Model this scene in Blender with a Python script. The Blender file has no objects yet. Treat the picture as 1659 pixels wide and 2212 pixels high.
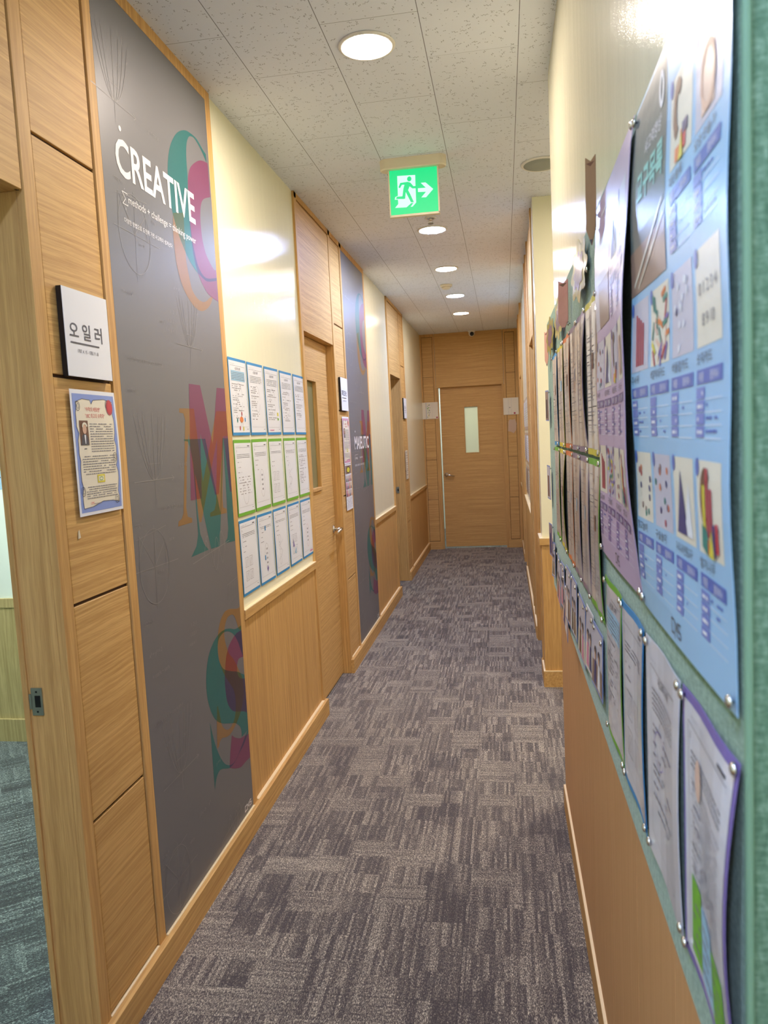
import bpy, bmesh, math, random
from mathutils import Vector, Matrix
from mathutils.geometry import delaunay_2d_cdt
S = bpy.context.scene
COL = S.collection
PI = math.pi

# ---------------------------------------------------------------- camera
cam_data = bpy.data.cameras.new('camera'); cam = bpy.data.objects.new('camera', cam_data); COL.objects.link(cam)
Xr = Vector((0.986779, 0.154156, -0.050041)); Yf = Vector((-0.158432, 0.982562, -0.097317))       # image right and view direction in world axes
Zu = Xr.cross(Yf)
cam.matrix_world = Matrix(((Xr.x, Zu.x, -Yf.x, 0), (Xr.y, Zu.y, -Yf.y, 0), (Xr.z, Zu.z, -Yf.z, 1.5), (0, 0, 0, 1)))
cam_data.sensor_fit = 'VERTICAL'; cam_data.sensor_height = 36.0; cam_data.sensor_width = 27.0
cam_data.lens = 1654.0 / 2212.0 * 36.0
cam_data.clip_start = 0.02
cam_data.dof.use_dof = True; cam_data.dof.focus_distance = 2.8; cam_data.dof.aperture_fstop = 8.0
S.camera = cam
S.view_settings.view_transform = 'Standard'; S.view_settings.look = 'None'
S.view_settings.exposure = 0.12; S.view_settings.gamma = 1.0
S.cycles.use_denoising = True
S.cycles.max_bounces = 10; S.cycles.diffuse_bounces = 6; S.cycles.glossy_bounces = 4
S.cycles.sample_clamp_indirect = 6.0
S.cycles.caustics_reflective = False; S.cycles.caustics_refractive = False
world = bpy.data.worlds.new('world'); S.world = world; world.use_nodes = True
world.node_tree.nodes['Background'].inputs[0].default_value = (0.75, 0.85, 1.0, 1)
world.node_tree.nodes['Background'].inputs[1].default_value = 0.05
LAMP = 340.0            # radiance of the downlight diffusers
ROOM_LAMP = 12.5         # radiance of the side rooms' light panels

# ---------------------------------------------------------------- node helpers and materials
class NT:
    def __init__(s, name):
        s.m = bpy.data.materials.new(name); s.m.use_nodes = True; s.t = s.m.node_tree
        s.b = s.t.nodes['Principled BSDF']; s.out = s.t.nodes['Material Output']
        s.co = s.t.nodes.new('ShaderNodeTexCoord').outputs['Object']
    def n(s, kind, **kw):
        nd = s.t.nodes.new(kind)
        for k, v in kw.items():
            if k == 'ins':
                for i, val in v.items():
                    if hasattr(val, 'is_linked') or isinstance(val, bpy.types.NodeSocket): s.t.links.new(val, nd.inputs[i])
                    else: nd.inputs[i].default_value = val
            else: setattr(nd, k, v)
        return nd
    def math(s, op, a, b=0.0, c=0.0):
        return s.n('ShaderNodeMath', operation=op, ins={0: a, 1: b, 2: c}).outputs[0]
    def vmul(s, v, k): return s.n('ShaderNodeVectorMath', operation='MULTIPLY', ins={0: v, 1: k}).outputs[0]
    def vadd(s, v, k): return s.n('ShaderNodeVectorMath', operation='ADD', ins={0: v, 1: k}).outputs[0]
    def sep(s, v): return s.n('ShaderNodeSeparateXYZ', ins={0: v}).outputs
    def comb(s, x, y, z): return s.n('ShaderNodeCombineXYZ', ins={0: x, 1: y, 2: z}).outputs[0]
    def noise(s, v, scale, detail=2.0, rough=0.5, dist=0.0):
        return s.n('ShaderNodeTexNoise', ins={'Vector': v, 'Scale': scale, 'Detail': detail, 'Roughness': rough, 'Distortion': dist}).outputs[0]
    def ramp(s, f, stops):
        r = s.n('ShaderNodeValToRGB', ins={0: f}); e = r.color_ramp.elements
        while len(e) < len(stops): e.new(0.5)
        for i, (p, c) in enumerate(stops):
            e[i].position = p; e[i].color = (*c, 1) if len(c) == 3 else c
        return r.outputs[0]
    def mix(s, f, a, b, mode='MIX'):
        nd = s.n('ShaderNodeMix', data_type='RGBA', blend_type=mode)
        for i, val in ((0, f), (6, a), (7, b)):
            if isinstance(val, bpy.types.NodeSocket): s.t.links.new(val, nd.inputs[i])
            else: nd.inputs[i].default_value = val if i == 0 else (*val, 1)
        return nd.outputs[2]
    def white(s, v, dim='3D'):
        return s.n('ShaderNodeTexWhiteNoise', noise_dimensions=dim, ins={'Vector': v}).outputs['Value']
    def bump(s, h, strength, dist):
        bp = s.n('ShaderNodeBump', ins={'Height': h, 'Strength': strength, 'Distance': dist})
        s.t.links.new(bp.outputs[0], s.b.inputs['Normal'])
    def set(s, **kw):
        for k, v in kw.items():
            k = {'color': 'Base Color', 'rough': 'Roughness', 'metal': 'Metallic', 'spec': 'Specular IOR Level', 'coat': 'Coat Weight', 'coatr': 'Coat Roughness'}[k]
            if isinstance(v, bpy.types.NodeSocket): s.t.links.new(v, s.b.inputs[k])
            else: s.b.inputs[k].default_value = (*v, 1) if isinstance(v, tuple) else v
        return s.m

def srgb(r, g, b):
    f = lambda c: (c / 255 / 12.92) if c / 255 <= 0.04045 else ((c / 255 + 0.055) / 1.055) ** 2.4
    return (f(r), f(g), f(b))

def plain(name, c, rough=0.5, **kw):
    n = NT(name); return n.set(color=c, rough=rough, **kw)

def wood(name, axis, dark, light, streak=1.0):
    """oak veneer; axis = direction of the grain (0 x, 1 y, 2 z, 3 any horizontal)"""
    n = NT(name)
    k = {0: (1.4, 85, 85), 1: (85, 1.4, 85), 2: (85, 85, 1.4), 3: (1.6, 1.6, 120)}[axis]
    warp = n.n('ShaderNodeTexNoise', ins={'Vector': n.co, 'Scale': 2.2, 'Detail': 2.0}).outputs['Color']
    w2 = n.vmul(n.vadd(warp, (-0.5, -0.5, -0.5)), (0.03, 0.03, 0.03))
    p = n.vmul(n.vadd(n.co, w2), k)
    big = n.noise(p, 1.0, 3.0, 0.6)
    fine = n.noise(n.vmul(n.co, tuple(q * 6 if q > 5 else q * 9 for q in k)), 1.0, 2.0, 0.6)
    tone = n.noise(n.co, 1.6, 2.0, 0.5)
    f = n.math('ADD', n.math('MULTIPLY', big, 0.62), n.math('MULTIPLY', fine, 0.38))
    col = n.ramp(f, [(0.36, dark), (0.5, tuple((a + b) / 2 for a, b in zip(dark, light))), (0.62, light)])
    col = n.mix(n.math('MULTIPLY', tone, 0.35), col, tuple(c * 0.72 for c in light), 'MIX')
    n.set(color=col, rough=0.58, spec=0.3)
    n.bump(f, 0.18 * streak, 0.002)
    return n.m

W_D, W_L = srgb(180, 136, 76), srgb(220, 178, 112)
M = {}
M['wood_h'] = wood('oak_veneer_horizontal', 3, W_D, W_L)
M['wood_v'] = wood('oak_veneer_vertical', 2, srgb(180, 136, 78), srgb(218, 174, 108))
M['wood_y'] = wood('oak_trim_lengthwise', 1, W_D, W_L, 0.6)
M['wood_x'] = wood('oak_trim_crosswise', 0, W_D, W_L, 0.6)
M['wood_green'] = wood('oak_veneer_pale', 2, srgb(150, 138, 90), srgb(190, 178, 128))
M['laminate'] = wood('brown_laminate', 2, srgb(198, 150, 98), srgb(210, 164, 112), 0.2)
M['groove'] = plain('groove_shadow_gap', srgb(70, 44, 24), 0.8)
M['edge'] = plain('pale_top_edge', srgb(236, 214, 170), 0.5)  # thin pale strip along the tops of rails and baseboards

def paint(name, c, rough, bstr):
    n = NT(name)
    a = n.noise(n.co, 260.0, 2.0, 0.6); b = n.noise(n.vmul(n.co, (10, 10, 2.0)), 1.6, 2.0, 0.5); d = n.noise(n.co, 3.0, 3.0, 0.6)
    h = n.math('ADD', n.math('MULTIPLY', a, 0.22), n.math('MULTIPLY', b, 1.0))
    fl = n.n('ShaderNodeTexVoronoi', ins={'Vector': n.vmul(n.co, (1.0, 1.0, 0.7)), 'Scale': 420.0}).outputs['Distance']
    h = n.math('ADD', h, n.math('MULTIPLY', fl, 0.16)) if bstr > 0.2 else h
    n.set(color=n.mix(n.math('MULTIPLY', d, 0.25), c, tuple(q * 0.9 for q in c)), rough=rough, spec=0.10)
    n.bump(h, bstr, 0.004)
    return n.m
M['cream'] = paint('cream_gloss_paint', srgb(232, 229, 200), 0.13, 0.26)
M['room_wall'] = paint('pale_green_white_paint', srgb(214, 230, 224), 0.5, 0.1)
M['mint'] = plain('white_room_paint', srgb(225, 235, 222), 0.7)

def ceiling_mat():
    n = NT('perforated_ceiling_tile')
    x, y, z = n.sep(n.co)
    # tile grid: rows staggered
    TX, TY = 0.305, 0.585
    cx = n.math('DIVIDE', n.math('ADD', x, 0.215 + 30 * TX), TX); ix = n.math('FLOOR', cx)
    off = n.math('ADD', n.math('MULTIPLY', n.white(n.comb(ix, 3.0, 0.0)), 0.012), n.math('MULTIPLY', n.math('MODULO', n.math('ADD', ix, 1.0), 2.0), 0.2925))
    cy = n.math('DIVIDE', n.math('ADD', n.math('ADD', y, 30 * TY - 2.45), off), TY); iy = n.math('FLOOR', cy)
    fx = n.math('FRACT', cx); fy = n.math('FRACT', cy)
    ex = n.math('MULTIPLY', n.math('MINIMUM', fx, n.math('SUBTRACT', 1.0, fx)), TX)
    ey = n.math('MULTIPLY', n.math('MINIMUM', fy, n.math('SUBTRACT', 1.0, fy)), TY)
    sx = n.math('LESS_THAN', ex, 0.0011); sy = n.math('LESS_THAN', ey, 0.0008)
    keep = n.math('GREATER_THAN', n.white(n.comb(ix, iy, 7.0)), 0.12)
    seam = n.math('MAXIMUM', sx, n.math('MULTIPLY', sy, keep))
    # short wriggling grooves: one per Voronoi cell, turned at random
    def worm(scale, lx, ly, seed, prob):
        vo = n.n('ShaderNodeTexVoronoi', voronoi_dimensions='2D', ins={'Vector': n.vadd(n.co, (seed, seed * 2, 0)), 'Scale': scale, 'Randomness': 0.8})
        d = n.n('ShaderNodeVectorMath', operation='SUBTRACT', ins={0: n.vadd(n.co, (seed, seed * 2, 0)), 1: vo.outputs['Position']}).outputs[0]
        r, g, b = n.sep(vo.outputs['Color'])
        rot = n.n('ShaderNodeVectorRotate', rotation_type='Z_AXIS', ins={'Vector': d, 'Angle': n.math('MULTIPLY', r, 6.283)}).outputs[0]
        a, c, _ = n.sep(rot)
        wav = n.math('MULTIPLY', n.math('SINE', n.math('MULTIPLY', a, 620.0)), ly)
        on = n.math('LESS_THAN', n.math('ABSOLUTE', n.math('SUBTRACT', c, wav)), 0.0014)
        ln = n.math('LESS_THAN', n.math('ABSOLUTE', a), n.math('MULTIPLY', n.math('ADD', g, 0.35), lx))
        return n.math('MULTIPLY', n.math('MULTIPLY', on, ln), n.math('LESS_THAN', b, prob))
    w = n.math('MAXIMUM', worm(38.0, 0.0085, 0.0024, 0.0, 0.36), worm(50.0, 0.0018, 0.0, 5.3, 0.4))
    inside = n.math('MULTIPLY', n.math('GREATER_THAN', ex, 0.008), n.math('GREATER_THAN', ey, 0.006))
    w = n.math('MULTIPLY', w, inside)
    # nail heads near the tile corners
    nx = n.math('SUBTRACT', ex, 0.016); ny = n.math('SUBTRACT', ey, 0.012)
    nail = n.math('LESS_THAN', n.math('ADD', n.math('MULTIPLY', nx, nx), n.math('MULTIPLY', ny, ny)), 0.0000075)
    tone = n.math('ADD', n.math('MULTIPLY', n.white(n.comb(ix, iy, 1.0)), 0.10), n.math('MULTIPLY', n.noise(n.co, 2.5, 3.0, 0.6), 0.25))
    base = n.mix(tone, srgb(228, 234, 246), srgb(208, 213, 223))
    c = n.mix(n.math('MULTIPLY', w, 0.6), base, srgb(70, 72, 82))
    c = n.mix(n.math('MULTIPLY', nail, 0.7), c, srgb(60, 60, 70))
    c = n.mix(n.math('MULTIPLY', seam, 0.85), c, srgb(52, 54, 66))
    n.set(color=c, rough=0.8, spec=0.25)
    n.bump(n.math('SUBTRACT', 1.0, n.math('MAXIMUM', seam, w)), 0.3, 0.002)
    return n.m
M['ceiling'] = ceiling_mat()

def carpet_mat(name, dark, mid, light, turn=0.0):
    n = NT(name)
    co = n.co
    if turn: co = n.n('ShaderNodeVectorRotate', rotation_type='Z_AXIS', ins={'Vector': co, 'Angle': turn}).outputs[0]
    x, y, z = n.sep(co)
    T = 0.4455
    tx = n.math('DIVIDE', n.math('ADD', x, 0.172 + 20 * T), T); ty = n.math('DIVIDE', n.math('ADD', y, -2.335 + 20 * T), T)
    def block(wx, wy, seed):
        bx = n.math('FLOOR', n.math('DIVIDE', n.math('ADD', x, 9.0 + seed), wx))
        sh = n.math('MULTIPLY', n.white(n.comb(bx, seed, 0.0)), wy)
        by = n.math('FLOOR', n.math('DIVIDE', n.math('ADD', n.math('ADD', y, 9.0), sh), wy))
        return n.white(n.comb(bx, by, seed))
    b1 = block(0.1485, 0.11, 1.7); b2 = block(0.0743, 0.16, 4.1); b3 = block(0.297, 0.223, 8.3)
    # fine pile twist: short slanted flecks
    fl = n.noise(n.vmul(n.vadd(co, (0, 0, 0)), (330, 150, 1)), 1.0, 1.0, 0.7, 0.8)
    fl2 = n.noise(n.vmul(co, (900, 700, 1)), 1.0, 1.0, 0.6)
    # lengthwise yarn stripes (along y) and crosswise ones in some blocks
    def stripes(c1, wdt, seed):
        a = n.white(n.comb(n.math('FLOOR', n.math('DIVIDE', c1, wdt)), seed, n.math('FLOOR', n.math('MULTIPLY', b1, 50.0))))
        return a
    sy1 = stripes(x, 0.0085, 2.0); sx1 = stripes(y, 0.0085, 5.0)
    cross = n.math('GREATER_THAN', b1, 0.80)
    st = n.math('ADD', n.math('MULTIPLY', sy1, n.math('SUBTRACT', 1.0, cross)), n.math('MULTIPLY', n.math('ADD', n.math('MULTIPLY', sx1, 0.5), 0.42), cross))
    darkb = n.math('MULTIPLY', n.math('LESS_THAN', b2, 0.16), n.math('SUBTRACT', 1.0, cross))
    v = n.math('ADD', n.math('MULTIPLY', st, 0.25), n.math('MULTIPLY', b3, 0.04))
    v = n.math('ADD', v, n.math('MULTIPLY', cross, 0.015))
    v = n.math('SUBTRACT', v, n.math('MULTIPLY', darkb, 0.09))
    v = n.math('ADD', v, n.math('MULTIPLY', n.math('SUBTRACT', fl, 0.5), 1.35))
    v = n.math('ADD', v, n.math('MULTIPLY', n.math('SUBTRACT', fl2, 0.5), 0.5))
    col = n.ramp(v, [(0.0, dark), (0.24, mid), (0.5, light)])
    ex = n.math('MINIMUM', n.math('FRACT', tx), n.math('SUBTRACT', 1.0, n.math('FRACT', tx)))
    ey = n.math('MINIMUM', n.math('FRACT', ty), n.math('SUBTRACT', 1.0, n.math('FRACT', ty)))
    seam = n.math('LESS_THAN', n.math('MINIMUM', ex, ey), 0.0028)
    col = n.mix(n.math('MULTIPLY', seam, 0.6), col, tuple(c * 0.4 for c in dark))
    n.set(color=col, rough=0.75, spec=0.3)
    n.b.inputs['Sheen Weight'].default_value = 0.25
    n.bump(n.math('ADD', fl, fl2), 0.5, 0.003)
    return n.m
M['carpet'] = carpet_mat('brown_grey_carpet_tile', srgb(58, 49, 49), srgb(118, 107, 96), srgb(216, 204, 180))
M['carpet_room'] = carpet_mat('blue_green_carpet_tile', srgb(20, 30, 38), srgb(62, 80, 84), srgb(160, 178, 174), 0.9)

def fabric():
    n = NT('green_board_fabric')
    x, y, z = n.sep(n.co)
    w1 = n.math('SINE', n.math('MULTIPLY', z, 3200.0)); w2 = n.math('SINE', n.math('MULTIPLY', n.math('ADD', x, y), 3200.0))
    f = n.noise(n.vmul(n.co, (260, 260, 90)), 1.0, 2.0, 0.6); g = n.noise(n.vmul(n.co, (90, 90, 300)), 1.0, 2.0, 0.6)
    v = n.math('ADD', n.math('MULTIPLY', n.math('ADD', f, g), 0.5), n.math('MULTIPLY', n.math('MULTIPLY', w1, w2), 0.03))
    n.set(color=n.ramp(v, [(0.36, srgb(84, 116, 90)), (0.5, srgb(106, 138, 110)), (0.66, srgb(136, 164, 138))]), rough=0.8, spec=0.25)
    n.b.inputs['Sheen Weight'].default_value = 0.22; n.b.inputs['Sheen Roughness'].default_value = 0.45; n.b.inputs['Sheen Tint'].default_value = (0.95, 1.0, 0.88, 1)
    n.bump(v, 0.25, 0.001)
    return n.m
M['fabric'] = fabric()
M['fabric_bead'] = plain('green_board_edging', srgb(122, 158, 128), 0.6)

def emis(name, c, strength):
    n = NT(name)
    n.set(color=(0.8, 0.8, 0.8), rough=0.5)
    n.b.inputs['Emission Color'].default_value = (*c, 1); n.b.inputs['Emission Strength'].default_value = strength
    return n.m
WARM, COOL = (1.12, 0.96, 0.84), (0.70, 0.93, 1.62)
M['lamp_warm'] = emis('warm_diffuser', WARM, LAMP); M['lamp_cool'] = emis('cool_diffuser', COOL, LAMP)
M['lamp_warm_dim'] = emis('warm_diffuser_dim', WARM, LAMP * 0.6); M['lamp_cool_dim'] = emis('cool_diffuser_dim', COOL, LAMP * 0.6); M['lamp_warm_faint'] = emis('warm_diffuser_faint', WARM, LAMP * 0.42); M['added_rear_light'] = emis('added_rear_diffuser', (1.0, 0.95, 1.05), 3.0)  # the last is for an added fill panel out of view
M['panel_light'] = emis('room_panel_diffuser', (1.0, 0.98, 0.95), ROOM_LAMP)
M['white_plastic'] = plain('white_plastic', srgb(225, 222, 214), 0.4)
M['ivory_plastic'] = plain('ivory_plastic', srgb(222, 212, 186), 0.4)
M['grey_plastic'] = plain('grey_grille', srgb(150, 156, 148), 0.7)
M['black'] = plain('black_plastic', srgb(18, 18, 20), 0.3)
M['chrome'] = plain('satin_chrome', (0.75, 0.74, 0.7), 0.16, metal=1.0)
M['steel'] = plain('brushed_steel', (0.42, 0.44, 0.42), 0.38, metal=1.0)
M['sign_green'] = emis('lit_green_face', (0.0, 0.74, 0.24), 0.95)
M['sign_white'] = emis('lit_white_face', (0.72, 1.0, 0.92), 0.95)
for k in ('sign_green', 'sign_white'): M[k].node_tree.nodes['Principled BSDF'].inputs['Base Color'].default_value = (0.02, 0.1, 0.05, 1)
M['mural'] = plain('grey_printed_film', srgb(108, 107, 109), 0.42, spec=0.5)
for k, c in dict(T=(36, 98, 97), M=(114, 57, 87), O=(134, 101, 60), TM=(56, 46, 80), MO=(126, 56, 42), TO=(66, 82, 40), TMO=(64, 47, 45)).items():
    M['ink_' + k] = plain('mural_ink_' + k.lower(), srgb(*c), 0.42, spec=0.5)
M['mural_white'] = plain('white_lettering', srgb(228, 226, 226), 0.4)
M['chalk'] = plain('chalk_drawing', srgb(134, 132, 130), 0.42)
for k, c, r in (('paper', (226, 228, 232), 0.5), ('paper_warm', (224, 214, 190), 0.5), ('ink', (78, 76, 82), 0.5), ('ink_grey', (128, 126, 130), 0.5), ('ink_light', (172, 172, 176), 0.5), ('pencil', (142, 136, 140), 0.5),
                ('red', (196, 60, 66), 0.5), ('orange', (214, 122, 60), 0.5), ('yellow', (212, 200, 60), 0.5), ('green', (112, 176, 50), 0.5), ('blue', (48, 138, 196), 0.5), ('sky', (150, 190, 214), 0.5),
                ('mauve', (142, 124, 140), 0.5), ('purple', (120, 104, 168), 0.5), ('frame_blue', (132, 152, 208), 0.5), ('parchment', (226, 218, 196), 0.5), ('sealred', (176, 66, 76), 0.5),
                ('poster_blue', (150, 196, 230), 0.32), ('poster_lilac', (190, 170, 202), 0.32), ('table_blue', (78, 108, 186), 0.32), ('table_violet', (96, 78, 140), 0.32), ('cell_blue', (112, 132, 200), 0.32), ('cell_violet', (124, 104, 166), 0.32),
                ('pic_cream', (226, 222, 204), 0.32), ('pic_grey', (196, 196, 210), 0.32), ('pic_pink', (222, 190, 170), 0.32), ('slate', (98, 110, 110), 0.32), ('umber', (140, 116, 102), 0.32), ('mint_ink', (140, 206, 196), 0.32), ('hair', (58, 46, 42), 0.5), ('skin', (206, 168, 142), 0.5),
                ('brown', (110, 74, 54), 0.5), ('navy', (46, 52, 112), 0.4), ('pink', (214, 140, 170), 0.5), ('teal_ink', (30, 130, 120), 0.4), ('tape', (214, 204, 176), 0.3)):
    M[k] = plain(k, srgb(*c), r)
def film(name, c):
    n = NT(name)
    n.set(color=srgb(*c), rough=0.35, coat=0.9, coatr=0.08)
    n.bump(n.noise(n.co, 22.0, 2.0, 0.5), 0.25, 0.01); return n.m
M['lam_white'] = film('clear_sleeve_paper', (224, 228, 236)); M['lam_strip'] = film('laminated_brown_strip', (150, 118, 88)); M['lam_paper'] = film('laminated_paper', (206, 202, 200)); M['lam_yellow'] = film('laminated_yellow', (200, 190, 90)); M['lam_purple'] = film('laminated_purple', (150, 112, 148)); M['lam_pink'] = film('laminated_pink', (196, 140, 124))

# ---------------------------------------------------------------- geometry helpers
def tag(o, label=None, cat=None, group=None, kind=None):
    for k, v in (('label', label), ('category', cat), ('group', group), ('kind', kind)):
        if v: o[k] = v
    return o
def empty(name, loc, **kw):
    o = bpy.data.objects.new(name, None); COL.objects.link(o); o.location = loc; o.empty_display_size = 0.05
    return tag(o, **kw)
def mesh_obj(name, me, mats, parent=None, loc=(0, 0, 0)):
    for m in mats: me.materials.append(M[m])
    o = bpy.data.objects.new(name, me); COL.objects.link(o); o.location = loc
    if parent: o.parent = parent
    return o
def add_box(bm, x0, x1, y0, y1, z0, z1, bev=0.0, mi=0):
    x0, x1 = sorted((x0, x1)); y0, y1 = sorted((y0, y1)); z0, z1 = sorted((z0, z1))
    r = bmesh.ops.create_cube(bm, size=1.0, matrix=Matrix.Translation(((x0 + x1) / 2, (y0 + y1) / 2, (z0 + z1) / 2)) @ Matrix.Diagonal((x1 - x0, y1 - y0, z1 - z0, 1)))
    fs = set(f for v in r['verts'] for f in v.link_faces)
    if bev:
        es = list(set(e for v in r['verts'] for e in v.link_edges))
        q = bmesh.ops.bevel(bm, geom=es, offset=bev, segments=1, affect='EDGES'); fs |= set(q['faces'])
    for f in fs:
        if f.is_valid: f.material_index = mi
def boxes(name, L, mat, parent=None, org=(0, 0, 0), bev=0.0):
    """L: list of (x0,x1,y0,y1,z0,z1[,material slot]); vertices are relative to org"""
    bm = bmesh.new()
    for b in L: add_box(bm, *[b[i] - org[i // 2] for i in range(6)], bev=bev, mi=(b[6] if len(b) > 6 else 0))
    me = bpy.data.meshes.new(name); bm.to_mesh(me); bm.free()
    return mesh_obj(name, me, mat if isinstance(mat, (list, tuple)) else [mat], parent)
def structure(o, **kw): o['kind'] = 'structure'; return tag(o, **kw)
def lathe(bm, prof, axis='Z', n=32, mi=0, org=(0, 0, 0), smooth=True, cap=True):
    rings = []
    for r, h in prof:
        ring = []
        for k in range(n):
            a = 2 * PI * k / n; p = (r * math.cos(a), r * math.sin(a), h)
            if axis == 'X': p = (h, r * math.cos(a), r * math.sin(a))
            if axis == 'Y': p = (r * math.cos(a), h, r * math.sin(a))
            ring.append(bm.verts.new((p[0] + org[0], p[1] + org[1], p[2] + org[2])))
        rings.append(ring)
    fs = []
    for a, b in zip(rings, rings[1:]):
        for k in range(n):
            fs.append(bm.faces.new((a[k], a[(k + 1) % n], b[(k + 1) % n], b[k])))
    if cap:
        fs.append(bm.faces.new(rings[0])); fs.append(bm.faces.new(rings[-1]))
    for f in fs: f.material_index = mi; f.smooth = smooth and len(f.verts) == 4
def bm_obj(name, bm, mats, parent=None, loc=(0, 0, 0)):
    bmesh.ops.recalc_face_normals(bm, faces=bm.faces)
    me = bpy.data.meshes.new(name); bm.to_mesh(me); bm.free()
    return mesh_obj(name, me, mats, parent, loc)
def tube(bm, pts, rad, n=10, mi=0):
    pts = [Vector(p) for p in pts]; rings = []
    for i, p in enumerate(pts):
        d = (pts[min(i + 1, len(pts) - 1)] - pts[max(i - 1, 0)]).normalized()
        a = d.orthogonal().normalized(); b = d.cross(a)
        if i:  # keep the frame steady
            a = (pa - d * pa.dot(d)).normalized(); b = d.cross(a)
        pa = a; r = rad[i] if isinstance(rad, (list, tuple)) else rad
        rings.append([bm.verts.new(p + a * (r * math.cos(2 * PI * k / n)) + b * (r * math.sin(2 * PI * k / n))) for k in range(n)])
    for A, B in zip(rings, rings[1:]):
        for k in range(n):
            f = bm.faces.new((A[k], A[(k + 1) % n], B[(k + 1) % n], B[k])); f.smooth = True; f.material_index = mi
    bm.faces.new(rings[0]).material_index = mi; bm.faces.new(rings[-1]).material_index = mi

_text = {}
def text_mesh(s, bold=0.0, shear=0.0):
    k = (s, bold, shear)
    if k not in _text:
        cu = bpy.data.curves.new('t', 'FONT'); cu.body = s; cu.size = 1.0; cu.offset = bold; cu.shear = shear; cu.resolution_u = 3
        ob = bpy.data.objects.new('t', cu); COL.objects.link(ob)
        dg = bpy.context.evaluated_depsgraph_get(); me = ob.evaluated_get(dg).to_mesh()
        V = [(v.co.x, v.co.y) for v in me.vertices]; F = [tuple(p.vertices) for p in me.polygons]
        ob.evaluated_get(dg).to_mesh_clear(); bpy.data.objects.remove(ob); bpy.data.curves.remove(cu)
        _text[k] = (V, F)
    return _text[k]

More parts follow.
